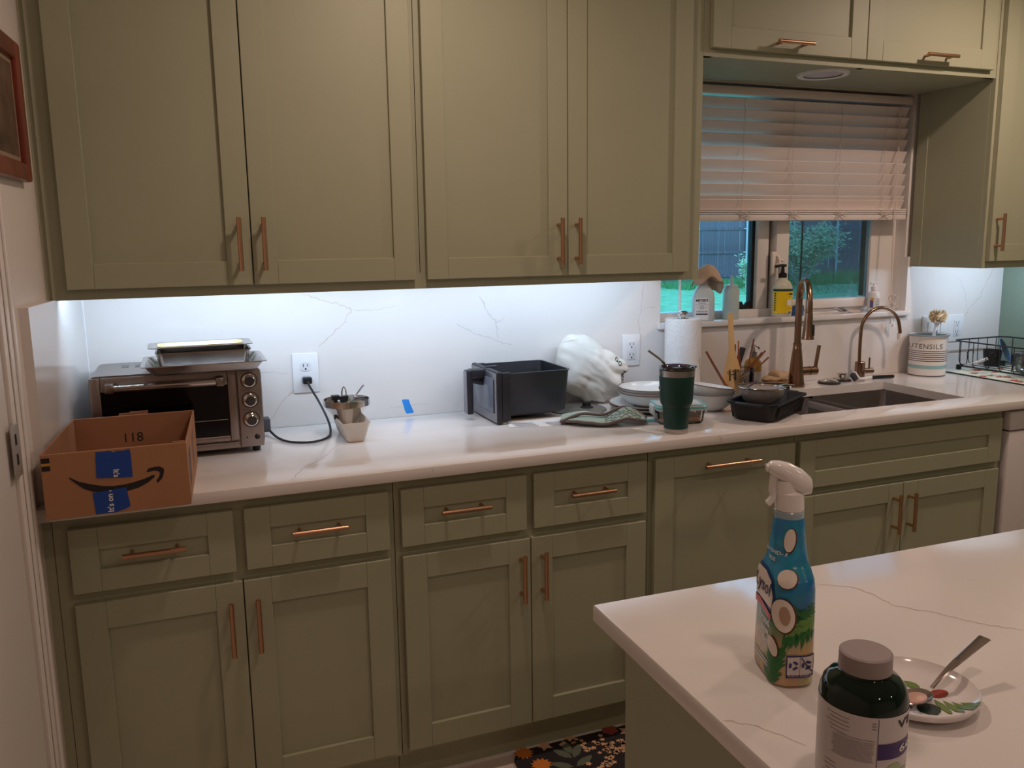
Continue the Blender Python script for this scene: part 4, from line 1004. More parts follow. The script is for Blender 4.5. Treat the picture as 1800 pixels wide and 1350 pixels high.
    cs = (2.757, -.065, 0)
    O('bottle', lt([(0, z), (.030, z), (.032, z+.004), (.032, z+.095), (.028, z+.108), (.014, z+.118), (.013, z+.124), (0, z+.124)], cs, 32), mat('amber_soap', (196, 146, 60), .12, trans=.25), s)
    O('label', lt([(.0323, z+.03), (.0323, z+.07)], cs, 32), mat('bottle_label', (196, 190, 184), .5), s)
    O('collar', lt([(0, z+.124), (.014, z+.124), (.014, z+.140), (.006, z+.144), (.0045, z+.160), (0, z+.160)], cs, 24), STEEL, s)
    O('spout', tube(nb(), cr([(2.745, -.068, z+.163), (2.757, -.066, z+.166), (2.775, -.063, z+.162), (2.786, -.061, z+.152)], 5), .0038, 8), STEEL, s)
utensils()

# ------------------------------------------------------------------ black tub with sieve
def tub():
    cx, cy, a = 2.503, -.477, math.radians(30.5); T = M.Translation((cx, cy, ZC)) @ M.Rotation(a, 4, 'Z')
    t = thing('dish_tub', 'black plastic ribbed tub at the left edge of the sink', 'tub', (cx, cy, ZC))
    BT = mat('tub_black', (26, 25, 26), .5)
    def rr(w_, d, z, r=.022): return [(p[0], p[1], z) for p in rrect(w_, d, r, 5)]
    b = nb(); loft(b, [rr(.235, .118, 0), rr(.247, .130, .006), rr(.268, .150, .052), rr(.284, .166, .054), rr(.284, .166, .060), rr(.270, .152, .060), rr(.264, .146, .054), rr(.243, .126, .010), rr(.235, .118, .006)])
    O('tub', xf(b, T), BT, t)
    for i in range(15):
        x = -.098+.0145*i
        for s in (-1, 1):
            bb = nb(); box(bb, x-.003, x+.003, -.0025, .0025, .004, .050, .001, 1, rot=M.Translation((0, s*.0705, 0)) @ M.Rotation(-s*.21, 4, 'X') @ M.Translation((0, 0, 0)))
            O('rib', xf(bb, T), BT, t)
    for s in (-1, 1): O('end_grip', xf(bx(s*.149-.012, s*.149+.012, -.045, .045, .054, .060, .003), T), BT, t)
    # sieve
    s = thing('sieve', 'fine steel mesh sieve resting in the black tub', 'sieve', (2.49, -.455, ZC+.03))
    Ts = M.Translation((2.487, -.468, ZC+.090)) @ M.Rotation(.04, 4, 'Y') @ M.Rotation(-.03, 4, 'X')
    MS = mat('mesh_steel', (176, 168, 166), .5, .4, var=.25, vs=300)
    o = O('mesh_bowl', lt([(.071, 0), (.067, -.020), (.054, -.042), (.030, -.054), (0, -.058)], (0, 0, 0), 40, T=Ts, sx=1.05, sy=.95), MS, s)
    solid(o, .0008)
    ring = [(1.05*.072*math.cos(a_), .95*.072*math.sin(a_), 0) for a_ in [2*PI*k/40 for k in range(41)]]
    O('rim', xf(tube(nb(), ring, .0026, 8, cap=False), Ts), CHROME, s)
    O('handle', tube(nb(), cr([(2.558, -.46, ZC+.089), (2.60, -.44, ZC+.086), (2.655, -.42, ZC+.076)], 5), .003, 8), CHROME, s)
    o = O('purple_stick', tube(nb(), [(2.405, -.50, ZC+.098), (2.44, -.478, ZC+.104), (2.475, -.455, ZC+.110)], [.002, .0048, .003], 8, sq=.6), mat('purple_plastic', (72, 44, 74), .4)); tag(o, 'dark purple utensil tip lying across the sieve rim', 'utensil')
    o = O('skewer', tube(nb(), [(2.43, -.42, ZC+.0965), (2.52, -.395, ZC+.092), (2.64, -.375, ZC+.078)], .0024, 6), mat('grey_skewer', (118, 108, 106), .4, .6)); tag(o, 'thin grey metal utensil lying along the back of the sieve', 'utensil')
tub()

# ------------------------------------------------------------------ sink side
def faucets():
    z = ZC; c = (2.943, -.085, 0)
    t = thing('kitchen_faucet', 'tall bronze pull-down gooseneck faucet behind the sink', 'faucet', (c[0], c[1], z))
    O('body', lt([(0, z), (.033, z), (.0335, z+.003), (.030, z+.02), (.022, z+.10), (.0165, z+.145), (.0165, z+.148), (.0160, z+.149), (.0160, z+.168), (0, z+.168)], c, 32), BRONZE, t)
    tip = V((2.862, -.235, 0)); b0 = V((c[0], c[1], 0)); d = tip-b0
    pts = [b0+V((0, 0, z+.165)), b0+V((0, 0, z+.26)), b0+V((0, 0, z+.32))]
    for k in range(1, 10):
        a = PI*k/10; pts.append(b0+d*(.5-.5*math.cos(a))+V((0, 0, z+.32+.085*math.sin(a))))
    pts += [tip+V((0, 0, z+.315)), tip+V((0, 0, z+.285))]
    O('gooseneck', tube(nb(), cr(pts, 4), .0128, 18), BRONZE, t)
    Ts = M.Translation((tip.x, tip.y, 0))
    h = O('spray_head', lt([(.0135, z+.295), (.0145, z+.288), (.0150, z+.265), (.0205, z+.212), (.0225, z+.203), (.0215, z+.201), (0, z+.201)], (tip.x, tip.y, 0), 28), BRONZE, t)
    n = V((.3, -1, 0)).normalized()
    O('spray_button', bx(-.0055, .0055, -.0225, -.0145, z+.213, z+.255, .002, rot=Ts @ M.Rotation(.5, 4, 'Z')), BLACKP, h)
    O('valve', tube(nb(), [(c[0]+.010, c[1]-.004, z+.058), (c[0]+.085, c[1]-.012, z+.058)], .0165, 20), BRONZE, t)
    O('valve_ring', tube(nb(), [(c[0]+.052, c[1]-.0085, z+.058), (c[0]+.055, c[1]-.009, z+.058)], .0171, 20), mat('dark_seam', (60, 44, 36), .4, .6), t)
    O('lever', tube(nb(), cr([(c[0]+.079, c[1]-.012, z+.062), (c[0]+.084, c[1]-.013, z+.10), (c[0]+.092, c[1]-.014, z+.155)], 5), .0072, 12), BRONZE, t)
    c = (3.293, -.045, 0)
    t = thing('filter_faucet', 'slim bronze filtered water faucet beside the utensil crock', 'faucet', (c[0], c[1], z))
    O('base', lt([(0, z), (.0195, z), (.020, z+.002), (.0195, z+.066), (.018, z+.068), (0, z+.068)], c, 28), BRONZE, t)
    pts = [V((c[0]-.004, c[1], z+.06)), V((c[0]-.006, c[1], z+.12)), V((c[0]-.004, c[1], z+.20))]
    for k in range(1, 8):
        a = PI*k/8; pts.append(V((c[0]-.004+.167*(.5-.5*math.cos(a)), c[1]-.004*k, z+.20+.083*math.sin(a))))
    pts += [V((c[0]+.164, c[1]-.033, z+.19)), V((c[0]+.164, c[1]-.033, z+.175))]
    O('spout', tube(nb(), cr(pts, 4), .0068, 14), BRONZE, t)
    O('aerator', tube(nb(), [(c[0]+.164, c[1]-.033, z+.177), (c[0]+.164, c[1]-.033, z+.152)], .0088, 14), CREAM, t)
    O('valve', tube(nb(), [(c[0]+.012, c[1]-.004, z+.030), (c[0]+.056, c[1]-.010, z+.030)], .0115, 16), BRONZE, t)
    O('lever', tube(nb(), [(c[0]+.040, c[1]-.008, z+.038), (c[0]+.040, c[1]-.008, z+.083)], .0035, 8), BRONZE, t)
faucets()
def sinkside():
    z = ZC
    t = thing('wooden_bowl', 'shallow wooden dish holding a crumpled cloth left of the faucet', 'bowl', (2.852, -.075, z))
    c = (2.852, -.075, 0)
    O('dish', lt([(0, z), (.024, z), (.036, z+.010), (.052, z+.028), (.0505, z+.030), (.034, z+.014), (0, z+.008)], c, 32), mat('dark_olive_wood', (168, 116, 58), .45, var=.25, vs=20), t)
    cl = thing('dish_cloth', 'crumpled tan scrubbing cloth in the wooden dish', 'cloth', (2.852, -.075, z+.02))
    b = blob([(2.798, z+.034), (2.81, z+.046), (2.84, z+.044), (2.875, z+.060), (2.905, z+.058), (2.912, z+.046), (2.895, z+.034), (2.85, z+.026), (2.81, z+.028)], -.075, .04, .035, z+.042, 2.85, 9, 4, .0022)
    O('cloth', b, mat('tan_cloth', (190, 160, 128), .9, bump=.4, bs=300), cl, ang=80)
    o = thing('scrub_brush', 'black handled tool lying in front of the wooden dish', 'brush', (2.83, -.14, z))
    O('handle', tube(nb(), [(2.775, -.118, z+.0085), (2.80, -.122, z+.0085), (2.872, -.132, z+.0085)], [.006, .008, .008], 12), BLACKP, o)
    O('end_cap', tube(nb(), [(2.872, -.132, z+.0085), (2.878, -.133, z+.0085)], .0083, 12), WHITEP, o)
    t = thing('sink_strainer', 'domed steel sink strainer lying beside the faucet', 'sink strainer', (3.10, -.085, z))
    O('rim', lt([(.030, z), (.042, z+.001), (.043, z+.006), (.036, z+.009), (.030, z+.008)], (3.105, -.085, 0), 32), mat('dark_rubber', (50, 44, 44), .5), t)
    O('dome', lt([(.036, z+.008), (.030, z+.013), (.016, z+.018), (0, z+.0195)], (3.105, -.085, 0), 32), CHROME, t)
    t = thing('sink_strainer', 'steel basket strainer with a raised knob next to the domed one', 'sink strainer', (3.185, -.06, z))
    O('rim', lt([(0, z), (.036, z), (.037, z+.005), (.030, z+.008), (0, z+.009)], (3.19, -.058, 0), 32), MATS['dark_rubber'], t)
    O('basket', lt([(.026, z+.008), (.018, z+.014), (.016, z+.016), (.017, z+.026), (.020, z+.0275), (.020, z+.031), (0, z+.032)], (3.19, -.058, 0), 32), CHROME, t)
    t = thing('bottle_brush', 'white and black scrub brush lying at the back edge of the sink', 'brush', (3.30, -.10, z))
    O('handle', tube(nb(), cr([(3.300, -.104, z+.011), (3.33, -.108, z+.0115), (3.38, -.112, z+.0105), (3.402, -.114, z+.010)], 5), [.0065]+[.009]*14+[.006], 12, sq=.8), BLACKP, t)
    O('neck', tube(nb(), cr([(3.300, -.104, z+.011), (3.275, -.10, z+.010), (3.245, -.098, z+.010), (3.228, -.097, z+.024)], 4), .0055, 10), WHITEP, t)
    b = nb(); box(b, -.016, .016, -.009, .009, 0, .008, .002, rot=M.Translation((3.222, -.097, z+.024)) @ M.Rotation(.9, 4, 'Y')); O('head', b, WHITEP, t)
    b = nb(); box(b, -.015, .015, -.008, .008, -.016, 0, .001, rot=M.Translation((3.222, -.097, z+.024)) @ M.Rotation(.9, 4, 'Y')); O('bristles', b, mat('grey_bristle', (58, 58, 62), .8, bump=.8, bs=600), t)
sinkside()
def crock():
    z = ZC; c = (3.607, -.085, 0)
    t = thing('utensil_crock', 'white enamel crock lettered UTENSILS with stripes and a teal band', 'crock', (c[0], c[1], z))
    EN = mat('white_enamel', (228, 222, 216), .2, coat=.3)
    o = O('body', lt([(0, z), (.068, z), (.0715, z+.004), (.0720, z+.158), (.0775, z+.163), (.0785, z+.166), (.0775, z+.168), (.0710, z+.165), (.0700, z+.158), (.0695, z+.01), (0, z+.008)], c, 64), EN, t)
    tree = bvh_of(o); view = V((-.73, -.68, 0)).normalized(); right = V((0, 0, 1)).cross(view); right = -view.cross(V((0, 0, 1)))
    right = V((0, 0, 1)).cross(view)
    TEAL = mat('teal_enamel', (146, 186, 184), .25)
    O('rim_band', lt([(.0779, z+.1625), (.0792, z+.166), (.0779, z+.1686), (.0765, z+.1686)], c, 64), mat('blue_grey_rim', (142, 158, 168), .3), t)
    O('inside', lt([(.0705, z+.164), (.0697, z+.158), (.0692, z+.012)], c, 64), mat('teal_inside', (150, 172, 176), .3), t)
    for k in range(6): O('stripe', lt([(.0722, z+.062+.0080*k), (.0722, z+.0643+.0080*k)], c, 64), mat('stripe_ink', (44, 32, 36), .4), t)
    O('teal_band', lt([(.0722, z+.032), (.0722, z+.046)], c, 64), TEAL, t)
    O('foot_line', lt([(.0712, z+.002), (.0718, z+.0045)], c, 64), MATS['stripe_ink'], t)
    O('lettering', wrap(text2d('UTENSILS', .0275, sp=1.10), V((c[0], c[1], z+.122))-right*.010, right, (0, 0, 1), tree, maxlen=.004), mat('grey_lettering', (112, 108, 108), .5), t)
    b_ = thing('dish_brush', 'round cream bristle dish brush standing in the utensil crock', 'brush', (3.645, -.075, z+.1))
    O('handle', tube(nb(), cr([(3.605, -.085, z+.02), (3.632, -.08, z+.13), (3.662, -.072, z+.205)], 4), [.007]*6+[.0075]*3, 10), WHITEP, b_)
    O('handle_hole', tube(nb(), [(3.6445, -.0878, z+.168), (3.649, -.0865, z+.180)], .0016, 6), INK, b_)
    cc = V((3.668, -.07, z+.235)); rnd = random.Random(8); b = nb()
    for i in range(520):
        d = V((rnd.gauss(0, 1), rnd.gauss(0, 1), rnd.gauss(.15, 1))).normalized(); L = rnd.uniform(.029, .038); s = d.orthogonal().normalized()*.0026; n = d.cross(s)
        p = cc+d*.006
        v = [b.verts.new(q) for q in (p+s*.5, p-s*.5, cc+d*L-s+n*.2, cc+d*L+s)]; b.faces.new(v)
    lathe(b, [(0, -.022), (.018, -.014), (.025, 0), (.018, .014), (0, .022)], cc, 12)
    o = O('bristles', b, mat('cream_bristle', (240, 216, 176), .8), b_, ang=10); o['kind'] = 'stuff'
crock()
def rack():
    z = ZC
    m_ = thing('drying_mat', 'patterned drying mat with red flowers under the dish rack', 'mat', (3.9, -.27, z))
    O('mat', prism(nb(), [(3.722, -.055), (3.708, -.60), (4.10, -.60), (4.10, -.055)][::-1], z, z+.005, bev=.0015), mat('mat_cloth', (206, 208, 190), .85, var=.12, vs=30), m_)
    O('edge_binding', tube(nb(), [(3.722, -.055, z+.0026), (3.708, -.60, z+.0026)], .0028, 6), mat('binding', (42, 56, 50), .8), m_)
    rnd = random.Random(6); red, gr = [], []
    for i in range(26):
        x, y = rnd.uniform(3.735, 4.08), rnd.uniform(-.58, -.075); r = rnd.uniform(.014, .026); n = 6
        red.append([(x+math.cos(PI*k/n)*(r if k % 2 == 0 else r*.5), y+math.sin(PI*k/n)*(r if k % 2 == 0 else r*.5)) for k in range(2*n)])
        gr.append(ell(x+r*1.3, y+r*.8, r*.7, r*.28, 10, rnd.uniform(0, PI)))
    o = O('flower_print', flat(polys(red), (0, 0, z+.005), (1, 0, 0), (0, 1, 0), .0006), mat('red_flower', (176, 62, 48), .85), m_); o['kind'] = 'stuff'
    o = O('leaf_print', flat(polys(gr), (0, 0, z+.005), (1, 0, 0), (0, 1, 0), .0004), mat('sage_leaf', (150, 156, 130), .85), m_); o['kind'] = 'stuff'
    t = thing('dish_rack', 'black wire dish rack on the patterned mat', 'dish rack', (3.93, -.25, z+.005))
    WR = mat('black_wire', (30, 30, 34), .4)
    x0, x1, y0, y1, zt, zl = 3.785, 4.085, -.50, -.045, z+.128, z+.022
    ring = [(p[0], p[1], zt) for p in rrect(x1-x0, y1-y0, .035, 4, (x0+x1)/2, (y0+y1)/2)]
    lo = [(p[0], p[1], zl) for p in rrect(x1-x0-.03, y1-y0-.03, .03, 4, (x0+x1)/2, (y0+y1)/2)]
    O('top_rail', tube(nb(), ring+[ring[0]], .0030, 8, cap=False), WR, t)
    O('bottom_rail', tube(nb(), lo+[lo[0]], .0024, 8, cap=False), WR, t)
    def wire(p, q, inx, iny): return tube(nb(), cr([p, (q[0]-inx*.012, q[1]-iny*.012, zl+.02), q, (q[0]+inx*.01, q[1]+iny*.01, zl)], 4), .0018, 6)
    for k in range(7):
        y = y0+.045+k*.061
        O('wire', wire((x0, y, zt), (x0+.013, y, zl+.004), 1, 0), WR, t); O('wire', wire((x1, y, zt), (x1-.013, y, zl+.004), -1, 0), WR, t)
    for k in range(5):
        x = x0+.045+k*.053
        O('wire', wire((x, y1, zt), (x, y1-.013, zl+.004), 0, -1), WR, t); O('wire', wire((x, y0, zt), (x, y0+.013, zl+.004), 0, 1), WR, t)
    for k in range(6):
        x = x0+.03+k*.048; O('floor_wire', tube(nb(), [(x, y0+.016, zl), (x, y1-.016, zl)], .0017, 6), WR, t)
    for k in range(4):
        y = -.08-.105*k
        O('divider_loop', tube(nb(), cr([(x0+.05, y, zl), (x0+.052, y, zl+.035), (x0+.043, y-.006, zl+.055), (x0+.049, y-.014, zl+.068), (x0+.062, y-.018, zl+.062), (x0+.06, y-.02, zl+.05)], 5), .0019, 6), WR, t)
    for x in (x0+.022, x1-.022):
        for y in (y0+.022, y1-.022): O('foot', bx(x-.008, x+.008, y-.008, y+.008, z+.0055, zl+.004, .002), BLACKP, t)
    # contents
    o = thing('black_cup', 'small black plastic cup in the dish rack', 'cup', (3.90, -.16, zl)); c = (3.895, -.15, 0)
    O('cup', lt([(0, zl+.003), (.030, zl+.003), (.036, zl+.07), (.034, zl+.07), (.028, zl+.008), (0, zl+.008)], c, 28), BLACKP, o)
    o = O('white_spatula', tube(nb(), cr([(3.80, -.10, zl+.005), (3.835, -.135, zl+.020), (3.858, -.16, zl+.038)], 4), [.003, .0045, .006, .007, .008, .0085, .009, .009, .008], 10, sq=.5), WHITEP); tag(o, 'white plastic utensil lying in the left side of the dish rack', 'utensil')
    pbm = glassmat('plastic_bag', (222, 228, 230), .12, .14)
    o = thing('plastic_bag', 'clear plastic bag with something dark inside the dish rack', 'bag', (3.93, -.33, zl))
    b = blob([(3.82, zl+.03), (3.825, zl+.075), (3.90, zl+.082), (3.97, zl+.075), (4.04, zl+.085), (4.06, zl+.06), (4.05, zl+.012), (3.95, zl+.014), (3.84, zl+.015)], -.34, .10, .10, zl+.048, 3.93, 5, 4, .004)
    O('film', b, pbm, o, ang=30)
    dk = nb(); prism(dk, rrect(.10, .085, .02, 4, 3.91, -.34), zl+.012, zl+.062, bev=.006); O('dark_content', dk, mat('dark_content', (72, 70, 72), .6, var=.3, vs=30), o)
    o = thing('lid_stack', 'clear blue-tinted plastic lid standing at the back of the dish rack', 'lid', (4.0, -.1, zl))
    T = M.Translation((4.0, -.12, zl+.058)) @ M.Rotation(.5, 4, 'Z') @ M.Rotation(1.15, 4, 'X')
    O('lid', lt([(0, 0), (.044, 0), (.052, .004), (.054, .003), (.045, -.002), (0, -.002)], (0, 0, 0), 32, T=T), glassmat('blue_lid', (190, 212, 232), .08, .15), o)
    O('rim', xf(tube(nb(), [(.053*math.cos(a), .053*math.sin(a), .003) for a in [2*PI*k/32 for k in range(33)]], .0016, 6, cap=False), T), mat('blue_rim', (96, 130, 178), .4), o)
rack()

# ------------------------------------------------------------------ window sill
ZS = 1.1755
def sillitems():
    z = ZS; right = V((.93, -.36, 0)).normalized(); 
    # spray bottle with a cloth over its head
    c = (2.585, .018, 0)
    FR = mat('frosted_plastic', (206, 208, 202), .4, trans=.12)
    t = thing('spray_bottle', 'frosted spray cleaner bottle with a white label on the sill', 'bottle', (c[0], c[1], z))
    def rr(w_, d, zz, r=.014): return [(p[0]*right.x - p[1]*right.y + c[0], p[0]*right.y + p[1]*right.x + c[1], z+zz) for p in rrect(w_, d, min(r, d*.45), 5)]
    b = nb(); loft(b, [rr(.076, .046, 0), rr(.080, .050, .004), rr(.080, .050, .085), rr(.072, .046, .105), rr(.050, .036, .125), rr(.034, .030, .135), rr(.030, .028, .155)])
    o = O('bottle', b, FR, t); tree = bvh_of(o)
    upv = V((0, 0, 1)); cc = V((c[0], c[1], z))
    O('label', wrap(polys([rrect(.052, .082, .006, 4, -.010, .046)]), cc, right, upv, tree), PAPER, t)
    L = text2d("MEYER'S", .0125, bold=.0003); mv(L, -.010, .077); O('label_print', wrap(L, cc, right, upv, tree, .0011), INK, t)
    L = text2d('CLEAN DAY', .0052); mv(L, -.010, .067); O('label_print', wrap(L, cc, right, upv, tree, .0011), INK, t)
    L = text2d('VINEGAR GEL', .0070); mv(L, -.010, .036); O('label_print', wrap(L, cc, right, upv, tree, .0011), INK, t)
    ln = [rc(-.010, .061, .046, .0007), rc(-.024, .051, .013, .0007), rc(.004, .051, .013, .0007), rc(-.010, .026, .044, .0032), rc(-.010, .030, .04, .0012)] + [ell(-.010+.0055*math.cos(a), .051+.0055*math.sin(a), .0011, .0011, 6) for a in [2*PI*k/16 for k in range(16)]]
    O('label_print', wrap(polys(ln), cc, right, upv, tree, .0011), INK, t)
    O('trigger', tube(nb(), cr([(c[0]+.0, c[1], z+.155), (c[0]+.01, c[1]-.004, z+.18), (c[0]+.035, c[1]-.012, z+.19)], 4), .010, 10), WHITEP, t)
    O('trigger_lever', tube(nb(), cr([(c[0]+.022, c[1]-.009, z+.180), (c[0]+.036, c[1]-.013, z+.155), (c[0]+.05, c[1]-.018, z+.146)], 4), .003, 8), FR, t)
    # cloth draped
    def dr(u, v):
        a = 2*PI*u; r = .004+.046*v**.9
        px = c[0]+.012+r*(1.25*math.cos(a)); py = c[1]-.006+r*.80*math.sin(a)
        fold = 1+.16*math.sin(2*a+.9)+.10*math.sin(5*a+1)*v
        zz = z+.208-(.022*v+.052*v**2.6)*fold + .020*v*math.cos(a+2.2) + .004*noise.noise(V((px*50, py*50, 3)))
        return V((px, py, zz))
    cl = thing('cleaning_cloth', 'tan terry cloth draped over the head of the spray bottle', 'cloth', (c[0], c[1], z+.15))
    o = O('cloth', grid(nb(), dr, 36, 12, closed_u=True), mat('tan_terry', (198, 172, 148), .95, bump=.7, bs=350, var=.06, vs=40), cl, ang=80); solid(o, .004)
    O('hem', tube(nb(), [dr(i/36, 1) for i in range(37)], .0032, 6, cap=False), mat('tan_hem', (176, 150, 128), .95), cl)
    # squeeze bottle
    c = (2.716, .028, 0)
    t = thing('squeeze_bottle', 'clear squeeze bottle with a thin nozzle and pale green liquid', 'bottle', (c[0], c[1], z))
    O('bottle', lt([(0, z), (.0295, z), (.031, z+.003), (.0305, z+.108), (.029, z+.114), (0, z+.114)], c, 32), mat('pale_liquid', (196, 206, 196), .35, trans=.12), t)
    O('cap', lt([(0, z+.114), (.026, z+.114), (.0255, z+.128), (.012, z+.131), (.006, z+.134), (.003, z+.165), (0, z+.165)], c, 28), mat('cap_clear', (204, 208, 206), .35, trans=.2), t)
    # yellow hand soap
    c = (2.948, .022, 0)
    t = thing('hand_soap', 'hand soap bottle with a bright yellow label and black pump', 'soap bottle', (c[0], c[1], z))
    def rr2(w_, d, zz, r=.02): return [(p[0]*right.x - p[1]*right.y + c[0], p[0]*right.y + p[1]*right.x + c[1], z+zz) for p in rrect(w_, d, min(r, d*.48), 6)]
    b = nb(); loft(b, [rr2(.070, .048, 0), rr2(.076, .052, .005), rr2(.077, .053, .10), rr2(.074, .05, .118), rr2(.060, .042, .134), rr2(.034, .032, .144), rr2(.030, .030, .150)])
    o = O('bottle', b, mat('pale_soap', (214, 210, 190), .2, trans=.2), t); tree = bvh_of(o); cc = V((c[0], c[1], z))
    O('label', wrap(polys([rc(0, .057, .0745, .084)]), cc, right, upv, tree, .0006), mat('yellow_label', (232, 196, 28), .45), t)
    O('label_stripe', wrap(polys([rc(0, .103, .0745, .009)]), cc, right, upv, tree, .0009), mat('green_stripe', (22, 62, 40), .45), t)
    O('label_panel', wrap(polys([rc(.020, .055, .016, .022), rc(.021, .017, .015, .012)]), cc, right, upv, tree, .0011), PAPER, t)
    rnd = random.Random(9)
    pr = [rc(-.032, .09-.009*k, .004, .005) for k in range(8)]+[rc(.026, .088, .014, .006), rc(.012, .087, .004, .002)]+[rc(.018+.0022*k, .017, .0011, .010) for k in range(6)]
    O('label_print', wrap(polys(pr), cc, right, upv, tree, .0014), INK, t)
    O('label_print', wrap(polys([rc(.024, .078, .012, .0016), rc(.026, .034, .012, .0012), rc(.026, .030, .014, .0012)]), cc, right, upv, tree, .0014), mat('orange_ink', (206, 110, 40), .5), t)
    p = O('pump', lt([(0, z+.150), (.016, z+.150), (.016, z+.166), (.0075, z+.170), (.006, z+.190), (0, z+.190)], c, 24), BLACKP, t)
    O('pump_spout', tube(nb(), cr([(c[0]+.012, c[1]-.004, z+.196), (c[0]-.005, c[1]+.002, z+.197), (c[0]-.030, c[1]+.010, z+.192)], 4), .0055, 10), BLACKP, p)
    O('pump_stem', tube(nb(), [(c[0], c[1], z+.185), (c[0], c[1], z+.196)], .006, 10), BLACKP, p)
    # tape roll
    c = (3.022, .042, 0)
    o = thing('tape_roll', 'roll of blue masking tape lying on the sill behind the faucet', 'tape', (c[0], c[1], z))
    O('tape', lt([(.028, z), (.040, z), (.040, z+.038), (.028, z+.038)], c, 36), mat('dark_blue_tape', (48, 84, 140), .6), o)
    O('core', lt([(.0279, z+.0003), (.0279, z+.0383), (.026, z+.0383), (.026, z+.0003)], c, 36), mat('brown_core', (176, 96, 60), .7), o)
    # curled receipts
    def rec(u, v): return V((3.205+.085*u+.012*v, .005+.04*v, z+.001+.024*(1-u)**3*(1-.4*v)+.004*math.sin(u*6)**2))
    o = O('receipt', grid(nb(), rec, 14, 4), PAPER); solid(o, .0005); tag(o, 'curled paper receipt lying on the sill right of the faucet', 'paper')
    def rec2(u, v): return V((3.25+.07*u, .018+.035*v, z+.002+.024*(1-u)**3*(1-.3*v)))
    o = O('receipt', grid(nb(), rec2, 14, 4), mat('grey_receipt', (176, 172, 176), .6)); solid(o, .0005); tag(o, 'second curled receipt with a dark mark lying behind the first', 'paper')
    # lotion
    c = (3.418, .03, 0)
    t = thing('lotion_bottle', 'small white pump lotion bottle at the right end of the sill', 'bottle', (c[0], c[1], z))
    o = O('bottle', lt([(0, z), (.0225, z), (.0245, z+.003), (.0245, z+.064), (.021, z+.076), (.012, z+.082), (.0115, z+.086), (0, z+.086)], c, 32), mat('white_bottle', (224, 220, 218), .35), t); tree = bvh_of(o); cc = V((c[0], c[1], z))
    O('pump', lt([(0, z+.086), (.013, z+.086), (.0132, z+.100), (.006, z+.104), (.005, z+.112), (0, z+.112)], c, 24), WHITEP, t)
    O('pump_head', tube(nb(), [(c[0]+.009, c[1]-.003, z+.116), (c[0]-.016, c[1]+.005, z+.114)], .0048, 10), WHITEP, t)
    O('label_art', wrap(polys([rc(-.0155, .03, .010, .030)]), cc, right, upv, tree, .0006), mat('indigo_art', (96, 98, 140), .5), t)
    O('label_art', wrap(polys([ell(-.0145, .05, .005, .006, 12)]), cc, right, upv, tree, .0009), mat('amber_art', (214, 156, 40), .5), t)
    O('label_print', wrap(polys([rc(.006, .052-.006*k, .014, .0014) for k in range(7)]), cc, right, upv, tree, .0006), INKG, t)
sillitems()
def hookshape():
    # small dark clip on the outside of the left pane
    o = O('window_clip', prism(nb(), [(0, 0), (.045, 0), (.045, .03), (.03, .026), (.018, .012), (.008, .03), (.0, .028)], -.004, .004, T=M.Translation((2.812, .105, 1.2035)) @ M.Rotation(PI/2, 4, 'X')), BLACKM)
    tag(o, 'small black clip in the lower right corner of the left window pane', 'clip')
hookshape()

